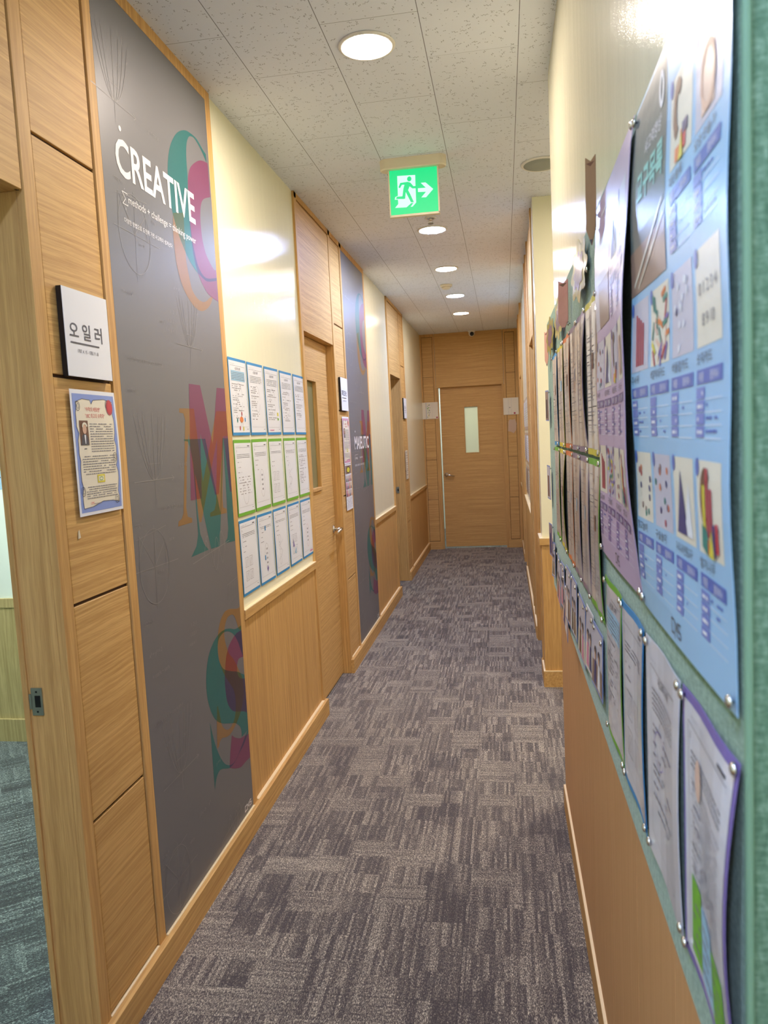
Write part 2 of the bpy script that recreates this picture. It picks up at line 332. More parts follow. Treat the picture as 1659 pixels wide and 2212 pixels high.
LEFT = (Vector((0, 1, 0)), Vector((0, 0, 1)), Vector((1, 0, 0)))      # faces +x
RIGHTW = (Vector((0, -1, 0)), Vector((0, 0, 1)), Vector((-1, 0, 0)))  # faces -x
ENDW = (Vector((1, 0, 0)), Vector((0, 0, 1)), Vector((0, -1, 0)))     # faces -y
class Flat:
    """a printed sheet: layers of flat shapes laid on a (possibly bent) backing of real thickness"""
    def __init__(s, axes, bend=None, eps=0.00035, rot=0.0):
        s.U, s.V, s.N = axes; s.bend = bend or (lambda u, v: 0.0); s.v = []; s.f = []; s.m = []; s.mats = []; s.eps = eps; s.k = 0; s.g = None
        s.c, s.s = math.cos(rot), math.sin(rot)
    def mi(s, m):
        if m not in s.mats: s.mats.append(m)
        return s.mats.index(m)
    def P(s, u, v, w):
        w = w + s.bw(u, v); u, v = u * s.c - v * s.s, u * s.s + v * s.c
        return s.U * u + s.V * v + s.N * w
    def bw(s, u, v):            # height of the sheet's surface, bilinear over its own grid
        if not s.g: return s.bend(u, v)
        W, H, nu, nv = s.g; a = min(nu - 1e-6, max(0.0, u / W * nu)); b = min(nv - 1e-6, max(0.0, v / H * nv)); i, j = int(a), int(b); a -= i; b -= j
        B = lambda p, q: s.bend(W * p / nu, H * q / nv)
        return (B(i, j) * (1 - a) + B(i + 1, j) * a) * (1 - b) + (B(i, j + 1) * (1 - a) + B(i + 1, j + 1) * a) * b
    def face(s, pts, m, w):
        i = len(s.v); s.v += [s.P(u, v, w) for u, v in pts]; s.f.append(tuple(range(i, i + len(pts)))); s.m.append(s.mi(m))
    def sheet(s, W, H, m, t=0.0006, nu=1, nv=1, back=None):
        s.g = (W, H, nu, nv)
        g = [[(W * i / nu, H * j / nv) for j in range(nv + 1)] for i in range(nu + 1)]
        for i in range(nu):
            for j in range(nv):
                q = [g[i][j], g[i + 1][j], g[i + 1][j + 1], g[i][j + 1]]
                s.face(q, m, t); s.face(q[::-1], back or m, 0.0)
        for i in range(nu):
            for (j, fl) in ((0, 0), (nv, 1)):
                a, b = g[i][j], g[i + 1][j]; k = len(s.v)
                s.v += [s.P(*a, 0), s.P(*b, 0), s.P(*b, t), s.P(*a, t)]; s.f.append((k, k + 1, k + 2, k + 3) if not fl else (k + 3, k + 2, k + 1, k)); s.m.append(s.mi(m))
        for j in range(nv):
            for (i, fl) in ((0, 1), (nu, 0)):
                a, b = g[i][j], g[i][j + 1]; k = len(s.v)
                s.v += [s.P(*a, 0), s.P(*b, 0), s.P(*b, t), s.P(*a, t)]; s.f.append((k, k + 1, k + 2, k + 3) if not fl else (k + 3, k + 2, k + 1, k)); s.m.append(s.mi(m))
        s.t = t
    def rect(s, u0, v0, u1, v1, m, lay=1, step=9.0):
        u0, u1 = min(u0, u1), max(u0, u1); v0, v1 = min(v0, v1), max(v0, v1)
        us, vs = [u0, u1], [v0, v1]
        if s.g:                 # cut along the sheet's grid so that print follows the paper
            us = sorted(us + [s.g[0] * i / s.g[2] for i in range(s.g[2] + 1) if u0 + 1e-5 < s.g[0] * i / s.g[2] < u1 - 1e-5])
            vs = sorted(vs + [s.g[1] * i / s.g[3] for i in range(s.g[3] + 1) if v0 + 1e-5 < s.g[1] * i / s.g[3] < v1 - 1e-5])
        for a, b in zip(us, us[1:]):
            for c, d in zip(vs, vs[1:]):
                s.face([(a, c), (b, c), (b, d), (a, d)], m, s.t + s.eps * lay)
    def poly(s, pts, m, lay=1):
        from mathutils.geometry import tessellate_polygon
        for tri in tessellate_polygon([[Vector((u, v, 0)) for u, v in pts]]):
            q = [pts[i] for i in tri]
            ar = (q[1][0] - q[0][0]) * (q[2][1] - q[0][1]) - (q[1][1] - q[0][1]) * (q[2][0] - q[0][0])
            s.face(q if ar > 0 else q[::-1], m, s.t + s.eps * lay)
    def stroke(s, pts, w, m, lay=2, closed=False):
        P = list(pts) + ([pts[0]] if closed else [])
        for (a, b) in zip(P, P[1:]):
            d = Vector((b[0] - a[0], b[1] - a[1])); L = d.length
            if L < 1e-7: continue
            s.k = (s.k + 1) % 7; q = s.eps * .1 * s.k
            d /= L; n = Vector((-d.y, d.x)) * (w / 2); e = d * (w * 0.3)
            s.face([(a[0] - e.x - n.x, a[1] - e.y - n.y), (b[0] + e.x - n.x, b[1] + e.y - n.y), (b[0] + e.x + n.x, b[1] + e.y + n.y), (a[0] - e.x + n.x, a[1] - e.y + n.y)], m, s.t + s.eps * lay + q)
    def ring(s, cu, cv, ru, rv, w, m, lay=2, a0=0.0, a1=2 * PI, n=22):
        s.stroke([(cu + ru * math.cos(a0 + (a1 - a0) * k / n), cv + rv * math.sin(a0 + (a1 - a0) * k / n)) for k in range(n + 1)], w, m, lay)
    def disc(s, cu, cv, ru, rv, m, lay=2, n=16):
        s.face([(cu + ru * math.cos(2 * PI * k / n), cv + rv * math.sin(2 * PI * k / n)) for k in range(n)], m, s.t + s.eps * lay)
    def text(s, body, u, v, h, m, lay=2, width=None, bold=0.0, shear=0.0, slope=0.0, center=False):
        """h = cap height; u,v = left end of the baseline; width stretches the line to fit"""
        V, F = text_mesh(body, bold, shear)
        if not V: return
        x0 = min(p[0] for p in V); x1 = max(p[0] for p in V); k = h / 0.70; kx = (width / (x1 - x0)) if width else k
        if center: u -= (x1 - x0) * kx / 2
        pts = [(u + (p[0] - x0) * kx, v + p[1] * k + slope * (p[0] - x0) * kx) for p in V]
        i = len(s.v); s.v += [s.P(a, b, s.t + s.eps * lay) for a, b in pts]; j = s.mi(m)
        for f in F: s.f.append(tuple(i + q for q in f)); s.m.append(j)
    def words(s, u0, u1, v, h, m, rng, lay=2, fill=0.8):
        """a line of small print: dashes of the lengths words have"""
        u = u0
        while u < u1 - h:
            L = min(u1 - u, h * rng.uniform(1.5, 5.5))
            if rng.random() < fill: s.face([(u, v), (u + L, v), (u + L, v + h), (u, v + h)], m, s.t + s.eps * lay)
            u += L + h * rng.uniform(0.6, 1.2)
    def build(s, name, loc, parent=None):
        me = bpy.data.meshes.new(name); me.from_pydata([tuple(p) for p in s.v], [], s.f)
        for p, j in zip(me.polygons, s.m): p.material_index = j
        return mesh_obj(name, me, s.mats, parent, loc)
def copy_tree(o, loc, parent=None, label=None, group=None):
    c = o.copy(); COL.objects.link(c); c.location = loc
    if parent: c.parent = parent
    if label: c['label'] = label
    if group: c['group'] = group
    for ch in list(o.children):
        d = ch.copy(); COL.objects.link(d); d.parent = c
        for g in ch.children:
            e = g.copy(); COL.objects.link(e); e.parent = d
    return c

# ---------------------------------------------------------------- the shell
XL, XR, YE, ZC = -1.02, 0.20, 9.93, 2.775
structure(boxes('floor', [(-1.16, 2.6, -2.6, 10.06, -0.06, 0.0)], 'carpet'))
structure(boxes('floor', [(-4.0, -1.16, -1.2, 3.72, -0.06, 0.0)], 'carpet_room'))
structure(boxes('floor', [(-2.6, 1.6, 10.06, 12.2, -0.06, 0.0), (-3.0, -1.16, 7.0, 8.4, -0.06, 0.0)], 'carpet_room'))
structure(boxes('ceiling', [(-1.16, 2.6, -2.6, 10.06, ZC, ZC + 0.05)], 'ceiling'))
structure(boxes('ceiling', [(-4.0, -1.16, -1.2, 3.72, 2.6, 2.66), (-2.6, 1.6, 10.06, 12.2, 2.6, 2.66), (-3.0, -1.16, 7.0, 8.4, 2.6, 2.66)], 'mint'))
DH = 2.078                      # underside of the door headers
XB = -1.13                      # back of the left wall
# left wall: painted core with three door openings
OPEN = [(0.89, 1.60), (3.985, 4.70), (7.08, 7.80)]
core, y0 = [], -2.6
for a, b in OPEN:
    core += [(XB, XL - 0.012, y0, a - 0.02, 0, ZC), (XB, XL - 0.012, a - 0.02, b + 0.02, DH + 0.02, ZC)]; y0 = b + 0.02
core.append((XB, XL - 0.012, y0, 10.06, 0, ZC))
wl = structure(boxes('wall_left', core, 'cream'))
def wl_part(name, L, mat, bev=0.0, label=None): return tag(boxes(name, L, mat, wl, bev=bev), label)
def stile(y0, y1, z0=0.0, z1=ZC, x=XL): return (x - 0.02, x, y0, y1, z0, z1)
GZ = [0.092, 0.597, 1.137, 1.68, 2.219]      # grooves of the narrow door-side panels
def narrow_panel(y0, y1):
    P = []; zs = GZ + [2.745]
    for a, b in zip(zs, zs[1:]): P.append((XL - 0.02, XL - 0.004, y0, y1, a + 0.004, b - 0.004))
    wl_part('wood_panel', P, 'wood_h', 0.0012)
    wl_part('panel_groove', [(XL - 0.018, XL - 0.011, y0 - 0.008, y1 + 0.008, 0.05, 2.75)], 'groove', label='dark shadow gaps')
bbX = 0
def baseboard(name, L): return structure(boxes(name, L, ['wood_y', 'edge']))
def wainscot(y0, y1, joints):
    ys = [y0] + joints + [y1]
    wl_part('wainscot_panel', [(XL - 0.02, XL - 0.008, a + 0.0018, b - 0.0018, 0.08, 0.83) for a, b in zip(ys, ys[1:])], 'wood_v', 0.0008)
    wl_part('dado_rail', [(XL - 0.02, XL + 0.004, y0, y1, 0.820, 0.855), (XL - 0.02, XL + 0.0045, y0, y1, 0.8545, 0.858, 1)], ['wood_y', 'edge'], 0.0)
bb = []
for k, (oa, ob) in enumerate(OPEN):
    # header board, stiles, narrow panel beside each door
    wl_part('header_panel', [(XL - 0.02, XL - 0.003, oa - 0.0, ob - 0.004, DH, 2.738)], 'wood_h', 0.001)
    wl_part('panel_groove', [(XL - 0.018, XL - 0.012, ob - 0.01, ob + 0.004, DH, 2.745), (XL - 0.018, XL - 0.012, oa - 0.01, ob, 2.735, 2.748)], 'groove', label='dark shadow gaps')
    nx = {0: 1.922, 1: 5.02, 2: 8.13}[k]
    wl_part('stile', [stile(oa - 0.045, oa - 0.004), stile(ob, ob + 0.046), (XL - 0.02, XL, oa - 0.045, nx + 0.06, 2.745, ZC)], 'wood_v', 0.001)
    narrow_panel(ob + 0.052, nx - 0.005)
    wl_part('stile', [stile(nx, nx + 0.041)], 'wood_v', 0.001)
    bb.append((XL - 0.01, XL + 0.019, ob + 0.001, nx + 0.041, 0.0, 0.088)); bb.append((XL - 0.01, XL + 0.001, ob + 0.05, nx - 0.003, 0.088, 0.0905, 1))
for (a, b, c) in ((1.963, 2.755, 2.80), (5.061, 5.855, 5.90)):
    wl_part('stile', [stile(b, c), (XL - 0.02, XL, a - 0.001, b, 2.737, ZC)], 'wood_v', 0.001)
    bb.append((XL - 0.01, XL + 0.019, a, c, 0.0, 0.088)); bb.append((XL - 0.01, XL + 0.006, a + 0.003, b, 0.088, 0.0915, 1))
wainscot(2.80, 3.94, [3.095, 3.37, 3.66]); wainscot(5.90, 7.035, [6.3, 6.7]); wainscot(8.171, YE, [9.0])
wainscot(-2.6, 0.84, [-1.8, -1.0, -0.4, 0.2])
for a, b in ((2.80, 3.94), (5.90, 7.035), (8.171, YE), (-2.6, 0.845)):
    bb.append((XL - 0.01, XL + 0.019, a, b, 0.0, 0.088)); bb.append((XL - 0.01, XL + 0.006, a + 0.003, b, 0.088, 0.0915, 1))
bb.append((XL - 0.01, XL + 0.019, 3.94, 3.981, 0, 0.088)); bb.append((XL - 0.01, XL + 0.019, 7.035, 7.076, 0, 0.088))
baseboard('baseboard_left', bb)

# door frames of the left wall, leaves, strike plates
def door_frame(name, oa, ob, label):
    r = structure(empty(name, (XL, (oa + ob) / 2, 0)), label=label); o = (XL, (oa + ob) / 2, 0)
    boxes('door_jamb', [(XB - 0.01, XL - 0.0204, oa - 0.02, oa, 0, DH)], 'wood_v', r, o, 0.001)
    boxes('door_jamb', [(XB - 0.01, XL - 0.0204, ob, ob + 0.02, 0, DH), (XB - 0.01, XB + 0.004, ob - 0.006, ob, 0, DH)], 'wood_v', r, o, 0.001)
    boxes('door_head', [(XB - 0.01, XL - 0.0204, oa - 0.02, ob + 0.02, DH, DH + 0.02)], 'wood_y', r, o, 0.001)
    return r, o
def strike(r, o, x, y, z):
    boxes('strike_plate', [(x - 0.014, x + 0.014, y - 0.003, y, z - 0.033, z + 0.033), (x - 0.02, x - 0.013, y - 0.003, y, z - 0.018, z + 0.018),
                                (x - 0.005, x + 0.009, y - 0.0036, y - 0.001, z - 0.013, z + 0.015, 1), (x - 0.002, x + 0.002, y - 0.0038, y - 0.001, z + 0.022, z + 0.026, 1), (x - 0.002, x + 0.002, y - 0.0038, y - 0.001, z - 0.026, z - 0.022, 1)], ['steel', 'black'], r, o)
r1, o1 = door_frame('door_1', *OPEN[0], 'open oak doorway at the left edge looking into a room with blue-green carpet')
strike(r1, o1, -1.105, 1.599, 0.922)
r2, o2 = door_frame('door_2', *OPEN[1], 'closed oak door with a narrow window strip beside the worksheets')
r3, o3 = door_frame('door_3', *OPEN[2], 'dark open doorway furthest down the left wall')
strike(r3, o3, -1.10, 7.799, 0.95)
# closed leaf of door 2 with its slot window and lever
a, b = OPEN[1][0] + 0.003, OPEN[1][1] - 0.003; xf = -1.072
gy0, gy1, gz0, gz1 = 4.165, 4.375, 1.225, 1.84
leaf = boxes('door_leaf', [(xf - 0.036, xf, a, gy0, 0.012, DH - 0.003), (xf - 0.036, xf, gy1, b, 0.012, DH - 0.003), (xf - 0.036, xf, gy0, gy1, 0.012, gz0), (xf - 0.036, xf, gy0, gy1, gz1, DH - 0.003)], 'wood_h', r2, o2)
M['slot_glass'] = plain('greenish_slot_glass', srgb(126, 128, 92), 0.12, spec=0.6)
tag(boxes('glass_pane', [(xf - 0.022, xf - 0.016, gy0, gy1, gz0, gz1)], 'slot_glass', leaf, o2), 'greenish slot window')
boxes('glazing_bead', [(xf - 0.02, xf + 0.006, gy0 - 0.012, gy0 + 0.004, gz0 - 0.012, gz1 + 0.012), (xf - 0.02, xf + 0.006, gy1 - 0.004, gy1 + 0.012, gz0 - 0.012, gz1 + 0.012),
                       (xf - 0.02, xf + 0.006, gy0, gy1, gz1 - 0.004, gz1 + 0.012), (xf - 0.02, xf + 0.010, gy0 - 0.012, gy1 + 0.012, gz0 - 0.014, gz0 + 0.004)], 'wood_v', leaf, o2, 0.001)
def lever(parent, x, y, z, o, normal, along, drop):
    """rosette, neck and lever; normal and along are axis vectors"""
    nrm, al = Vector(normal), Vector(along); c = Vector((x, y, z)) - Vector(o)
    bm = bmesh.new()
    tube(bm, [c, c + nrm * 0.007], 0.026, 24); tube(bm, [c + nrm * 0.006, c + nrm * 0.012], [0.024, 0.016], 24)
    h = bm_obj('door_handle', bm, ['chrome'], parent)
    bm = bmesh.new(); up = Vector((0, 0, 1))
    tube(bm, [c + nrm * 0.008, c + nrm * 0.046], 0.0095, 14)
    tube(bm, [c + nrm * 0.044 - al * 0.008, c + nrm * 0.052 + al * 0.004, c + nrm * 0.053 + al * 0.045 - up * drop * 0.3, c + nrm * 0.049 + al * 0.108 - up * drop], [0.0095, 0.0105, 0.0095, 0.0075], 14)
    bm_obj('lever', bm, ['chrome'], h)
lever(leaf, xf, 4.632, 0.945, o2, (1, 0, 0), (0, -1, 0), 0.012)

# room behind door 1 and the dark one behind door 3
structure(boxes('wall_room', [(-4.0, XB, 3.57, 3.72, 0, 2.6), (-4.0, -3.9, -1.2, 3.57, 0, 2.6), (-3.9, XB, -1.2, -1.1, 0, 2.6)], 'room_wall'), label='pale wall of the room seen through the left doorway')
structure(boxes('trim_1', [(-3.9, XB, 3.555, 3.57, 0.716, 0.764), (-3.9, XB, 3.56, 3.57, 0.12, 0.716), (-3.9, XB, 3.545, 3.57, 0, 0.12)], 'wood_green', bev=0.0005), label='pale oak wainscot in the side room')
structure(boxes('wall_room', [(-3.0, -2.9, 7.0, 8.4, 0, 2.6), (-3.0, XB, 7.0, 7.06, 0, 2.6), (-3.0, XB, 8.34, 8.4, 0, 2.6), (-1.9, -1.85, 3.8, 5.0, 0, 2.6)], 'mint'), label='walls of the dark side rooms')

# end wall with door 4
EX = [(-1.03, -0.830), (0.003, 0.20)]
structure(boxes('wall_end', [(-1.13, -0.845, YE + 0.012, 10.06, 0, ZC), (0.02, 0.30, YE + 0.012, 10.06, 0, ZC), (-0.845, 0.02, YE + 0.012, 10.06, 2.10, ZC)], 'cream'))
we = [o for o in S.objects if o.name == 'wall_end'][0]
def we_part(name, L, mat, bev=0.0): return boxes(name, L, mat, we, bev=bev)
GE = [0.11, 0.654, 1.173, 1.705, 2.235, 2.735]
for (x0, x1) in ((-1.008, -0.875), (0.046, 0.158)):
    we_part('wood_panel', [(x0, x1, YE + 0.004, YE + 0.014, a + 0.002, b - 0.002) for a, b in zip(GE, GE[1:])], 'wood_h', 0.001)
    we_part('panel_groove', [(x0 - 0.008, x1 + 0.008, YE + 0.0105, YE + 0.013, 0.1, 2.74)], 'groove')
we_part('header_panel', [(-0.845, 0.014, YE + 0.002, YE + 0.014, 2.094, ZC)], 'wood_h', 0.001)
we_part('stile', [(-1.04, -1.012, YE, YE + 0.014, 0, ZC), (-0.871, -0.849, YE, YE + 0.014, 0.0, ZC), (-0.849, -0.820, YE, YE + 0.014, 0, 2.094), (0.018, 0.042, YE, YE + 0.014, 0, ZC), (-0.012, 0.018, YE, YE + 0.014, 0, 2.094), (0.162, 0.20, YE, YE + 0.014, 0, ZC),
                  (-1.012, -0.871, YE, YE + 0.014, 2.739, ZC), (0.042, 0.162, YE, YE + 0.014, 2.739, ZC)], 'wood_v', 0.0008)
structure(boxes('baseboard_end', [(-1.01, -0.845, YE - 0.012, YE + 0.01, 0, 0.105), (0.012, 0.185, YE - 0.012, YE + 0.01, 0, 0.105)], 'wood_x', bev=0.001))
r4 = structure(empty('door_4', (-0.42, YE, 0)), label='oak door with a small pale window closing the far end of the corridor'); o4 = (-0.42, YE, 0)
boxes('door_jamb', [(-0.842, -0.822, YE - 0.001, 10.06, 0, 2.094)], 'wood_v', r4, o4); boxes('door_jamb', [(-0.008, 0.012, YE - 0.001, 10.06, 0, 2.094)], 'wood_v', r4, o4)
boxes('door_head', [(-0.842, 0.012, YE + 0.001, 10.06, 2.094, 2.11)], 'wood_x', r4, o4)
x0, x1 = -0.804, -0.012; w0, w1, h0, h1 = -0.498, -0.328, 1.245, 1.832
hinge = empty('door_pivot', (x1 - o4[0], 0.055, 0)); hinge.parent = r4
hinge.name = 'door_leaf_pivot'
ho = (x1, YE + 0.055, 0)
leaf4 = boxes('door_leaf', [(x0, w0, YE + 0.055, YE + 0.091, 0.022, 2.093), (w1, x1, YE + 0.055, YE + 0.091, 0.022, 2.093), (w0, w1, YE + 0.055, YE + 0.091, 0.022, h0), (w0, w1, YE + 0.055, YE + 0.091, h1, 2.093)], 'wood_h', r4, ho)
bpy.data.objects.remove(hinge)
leaf4.location = (ho[0] - o4[0], ho[1] - o4[1], 0); leaf4.rotation_euler = (0, 0, -0.012)
def frosted():
    n = NT('frosted_glass'); n.set(color=srgb(222, 226, 212), rough=0.35, spec=0.4)
    tr = n.n('ShaderNodeBsdfTranslucent', ins={0: (*srgb(232, 234, 216), 1)}); mx = n.n('ShaderNodeMixShader', ins={0: 0.65})
    n.t.links.new(n.b.outputs[0], mx.inputs[1]); n.t.links.new(tr.outputs[0], mx.inputs[2]); n.t.links.new(mx.outputs[0], n.out.inputs[0]); return n.m
M['frosted'] = frosted()
tag(boxes('glass_pane', [(w0, w1, YE + 0.07, YE + 0.074, h0, h1)], 'frosted', leaf4, ho), 'pale green frosted pane')
boxes('glazing_bead', [(w0 - 0.014, w0, YE + 0.05, YE + 0.07, h0 - 0.014, h1 + 0.014), (w1, w1 + 0.014, YE + 0.05, YE + 0.07, h0 - 0.014, h1 + 0.014), (w0, w1, YE + 0.05, YE + 0.07, h0 - 0.014, h0), (w0, w1, YE + 0.05, YE + 0.07, h1, h1 + 0.014)], 'wood_v', leaf4, ho, 0.001)
lever(leaf4, -0.762, YE + 0.055, 0.972, ho, (0, -1, 0), (1, 0, 0), 0.022)
structure(boxes('wall_back_room', [(-2.6, 1.6, 12.1, 12.2, 0, 2.6), (-2.6, -2.5, 10.06, 12.1, 0, 2.6), (1.5, 1.6, 10.06, 12.1, 0, 2.6)], 'room_wall'), label='walls of the bright room behind the end door')

# right wall, near part with the notice board
wr = structure(boxes('wall_right', [(XR, XR + 0.10, -2.6, 2.98, 0, ZC)], 'cream'))
ys = [-2.6, -1.4, -0.6, 0.0, 0.33, 0.66, 0.962, 1.258, 1.60, 1.936, 2.28, 2.62, 2.979]
tag(boxes('wainscot_panel', [(XR - 0.007, XR, a + 0.0008, b - 0.0008, 0.085, 0.903) for a, b in zip(ys, ys[1:])], 'laminate', wr, bev=0.0006), 'brown laminate panelling under the notice board')
structure(boxes('baseboard_right', [(XR - 0.015, XR, -2.6, 2.985, 0, 0.092), (XR - 0.0145, XR, -2.6, 2.98, 0.092, 0.096, 1)], ['wood_y', 'edge']))
# side passage on the right
structure(boxes('wall_passage', [(XR + 0.10, 2.6, 2.88, 2.98, 0, ZC), (2.5, 2.6, 2.98, 4.45, 0, ZC)], 'cream'), label='walls of the side passage opening to the right')
xw = 0.195
wp = structure(boxes('wall_right', [(xw, 2.6, 4.458, 4.66, 0, ZC), (xw + 0.012, 0.33, 4.66, 4.74, 0, ZC), (xw + 0.012, 0.33, 4.74, 5.46, DH + 0.02, ZC), (xw + 0.012, 0.33, 5.46, 8.05, 0, ZC), (xw + 0.012, 0.33, 8.05, 8.80, DH, ZC), (xw + 0.012, 0.33, 8.80, 10.06, 0, ZC)], 'cream'))
def wp_part(name, L, mat, bev=0.0): return boxes(name, L, mat, wp, bev=bev)
wp_part('wainscot_panel', [(xw - 0.004, 2.5, 4.450, 4.46, 0.08, 0.838), (xw - 0.004, xw + 0.01, 4.4601, 4.62, 0.08, 0.838)], 'wood_v')
wp_part('dado_rail', [(xw - 0.016, 2.5, 4.438, 4.46, 0.838, 0.874), (xw - 0.016, xw + 0.01, 4.4601, 4.665, 0.838, 0.874), (xw - 0.0165, 2.5, 4.4375, 4.462, 0.874, 0.878, 1), (xw - 0.0165, xw + 0.01, 4.4621, 4.665, 0.874, 0.878, 1)], ['wood_x', 'edge'])
wp_part('stile', [(xw - 0.008, xw + 0.015, 4.665, 4.738, 0, ZC), (xw - 0.008, xw + 0.015, 5.462, 5.51, 0, ZC), (xw - 0.008, xw + 0.015, 5.86, 5.91, 0, ZC), (xw - 0.008, xw + 0.015, 6.15, 6.19, 0, ZC), (xw - 0.008, xw + 0.015, 8.0, 8.05, 0, ZC), (xw - 0.008, xw + 0.015, 8.80, 8.85, 0, ZC), (xw - 0.008, xw + 0.015, 9.15, 9.19, 0, ZC)], 'wood_v', 0.001)
wp_part('wood_panel', [(xw - 0.002, xw + 0.015, y0_, y1_, a + 0.004, b - 0.004) for (y0_, y1_) in ((5.52, 5.85), (5.92, 6.14), (8.86, 9.14)) for a, b in zip(GZ + [2.4], GZ[1:] + [2.745])] + [(xw - 0.002, xw + 0.015, 4.742, 5.458, DH, ZC - 0.03), (xw - 0.002, xw + 0.015, 8.052, 8.798, DH, ZC - 0.03)], 'wood_h', 0.001)
wp_part('panel_groove', [(xw + 0.006, xw + 0.013, 5.5, 5.87, 0.05, 2.76), (xw + 0.006, xw + 0.013, 5.9, 6.16, 0.05, 2.76), (xw + 0.006, xw + 0.013, 8.84, 9.16, 0.05, 2.76)], 'groove')
wp_part('wainscot_panel', [(xw + 0.001, xw + 0.015, a + 0.001, b - 0.001, 0.08, 0.82) for a, b in ((6.19, 6.6), (6.6, 7.05), (7.05, 7.5), (7.5, 8.0), (9.19, 9.6), (9.6, YE))], 'wood_v')
wp_part('dado_rail', [(xw - 0.010, xw + 0.015, a, b, z, z + h, m) for a, b in ((6.19, 8.0), (9.19, YE)) for z, h, m in ((0.802, 0.034, 0), (0.836, 0.004, 1))], ['wood_y', 'edge'])
structure(boxes('baseboard_right', [(xw - 0.014, 2.5, 4.436, 4.46, 0, 0.092), (xw - 0.0135, 2.5, 4.4365, 4.46, 0.092, 0.096, 1), (xw - 0.014, xw + 0.01, 4.4601, 4.72, 0, 0.092), (xw - 0.0135, xw + 0.01, 4.4601, 4.66, 0.092, 0.096, 1)] +
                [(xw - 0.014, xw + 0.012, a, b, 0, 0.088) for a, b in ((5.50, 8.04), (8.81, YE))] + [(xw - 0.0135, xw + 0.012, a, b, 0.088, 0.092, 1) for a, b in ((5.51, 8.03), (8.82, YE))], ['wood_y', 'edge']))
for nm, (a, b), lab in (('door_5', (4.74, 5.46), 'oak door recess on the right just beyond the cream pillar'), ('door_6', (8.05, 8.80), 'oak door recess on the right near the far end')):
    r5 = structure(empty(nm, (xw, (a + b) / 2, 0)), label=lab); o5 = (xw, (a + b) / 2, 0)
    boxes('door_jamb', [(xw - 0.005, 0.325, b - 0.004, b + 0.0015, 0, DH)], 'wood_v', r5, o5)
    boxes('door_jamb', [(xw - 0.005, 0.325, a - 0.0015, a + 0.012, 0, DH)], 'wood_v', r5, o5); boxes('door_head', [(xw - 0.005, 0.325, a, b, DH - 0.004, DH + 0.0015)], 'wood_y', r5, o5)
    boxes('door_leaf', [(0.262, 0.30, a + 0.014, b - 0.006, 0.01, DH - 0.006)], 'wood_h', r5, o5)
structure(boxes('wall_back', [(-1.13, 0.3, -2.7, -2.6, 0, ZC)], 'cream'), label='wall closing the corridor behind the camera')

# ---------------------------------------------------------------- lamps and ceiling fittings
def downlight(mat, loc, label, parts_from=None, r=0.079):
    t = empty('downlight', loc, label=label, cat='ceiling light', group='round recessed ceiling lights')
    bm = bmesh.new(); lathe(bm, [(r * 1.0, 0.0), (r * 1.16, 0.0), (r * 1.19, -0.003), (r * 1.15, -0.007), (r * 1.03, -0.008), (r * 1.0, -0.005), (r, 0.0)], cap=False, n=40)
    bm_obj('trim_ring', bm, ['white_plastic'], t)
    bm = bmesh.new(); lathe(bm, [(r, -0.001), (r * 0.998, -0.005), (r * 0.6, -0.006)], n=40)
    bm_obj('diffuser', bm, [mat], t); return t
LX = -0.40
downlight('lamp_warm', (LX, 2.606, ZC), 'warm round ceiling light nearest the camera, largest in view')
downlight('lamp_cool', (LX, 4.93, ZC), 'cool white ceiling light just beyond the exit sign and sprinkler')
downlight('lamp_warm_dim', (LX, 6.10, ZC), 'warm ceiling light between the sprinkler and the smoke detector')
downlight('lamp_cool_dim', (LX - 0.005, 7.30, ZC), 'bluish ceiling light just beyond the smoke detector')
downlight('lamp_warm_faint', (LX - 0.01, 8.375, ZC), 'warm ceiling light furthest away, before the end door')
downlight('lamp_cool_dim', (LX, 0.10, ZC), 'cool ceiling light over the camera, out of view')
downlight('lamp_cool', (LX, -1.0, ZC), 'cool ceiling light behind the camera, out of view')
downlight('lamp_warm', (0.95, 3.72, ZC), 'warm ceiling light of the right side passage, out of view')
for loc, sx, sy, lab in (((-0.5, 11.1, 2.6), 0.5, 0.5, 'square light panel of the room behind the end door'), ((-0.4, -1.9, ZC), 0.45, 0.45, 'added square fill light panel, unseen at the back of the corridor behind the camera'), ((-2.4, 2.75, 2.6), 0.6, 0.6, 'long light panel of the left side room by its back wall')):
    t = empty('light_panel', loc, label=lab, cat='ceiling light')
    boxes('panel_frame', [(-sx - 0.02, sx + 0.02, -sy - 0.02, sy + 0.02, -0.012, 0)], 'white_plastic', t); boxes('diffuser', [(-sx, sx, -sy, sy, -0.016, -0.012)], 'added_rear_light' if 'behind the camera' in lab else 'panel_light', t)  # rear panel is added out of view to brighten surfaces facing the camera

# exit sign
XS, YS = -0.375, 3.675
t = empty('exit_sign', (XS, YS, ZC), label='green lit exit sign with running figure and arrow hanging from the ceiling', cat='exit sign')
bm = bmesh.new(); n = 20; out = []
for k in range(n):
    for sgn in (0,): pass
pts = [(0.120 + 0.034 * math.cos(a), 0.034 * math.sin(a)) for a in [(-PI / 2 + PI * i / n) for i in range(n + 1)]] + [(-0.120 - 0.034 * math.cos(a), -0.034 * math.sin(a)) for a in [(-PI / 2 + PI * i / n) for i in range(n + 1)]]
top = [bm.verts.new((x, y, 0)) for x, y in pts]; bot = [bm.verts.new((x, y, -0.042)) for x, y in pts]; bo2 = [bm.verts.new((x * 0.975, y * 0.9, -0.047)) for x, y in pts]
for A, B in ((top, bot), (bot, bo2)):
    for i in range(len(A)): bm.faces.new((A[i], A[(i + 1) % len(A)], B[(i + 1) % len(A)], B[i]))
bm.faces.new(top); bm.faces.new(bo2)
bm_obj('housing', bm, ['ivory_plastic'], t)
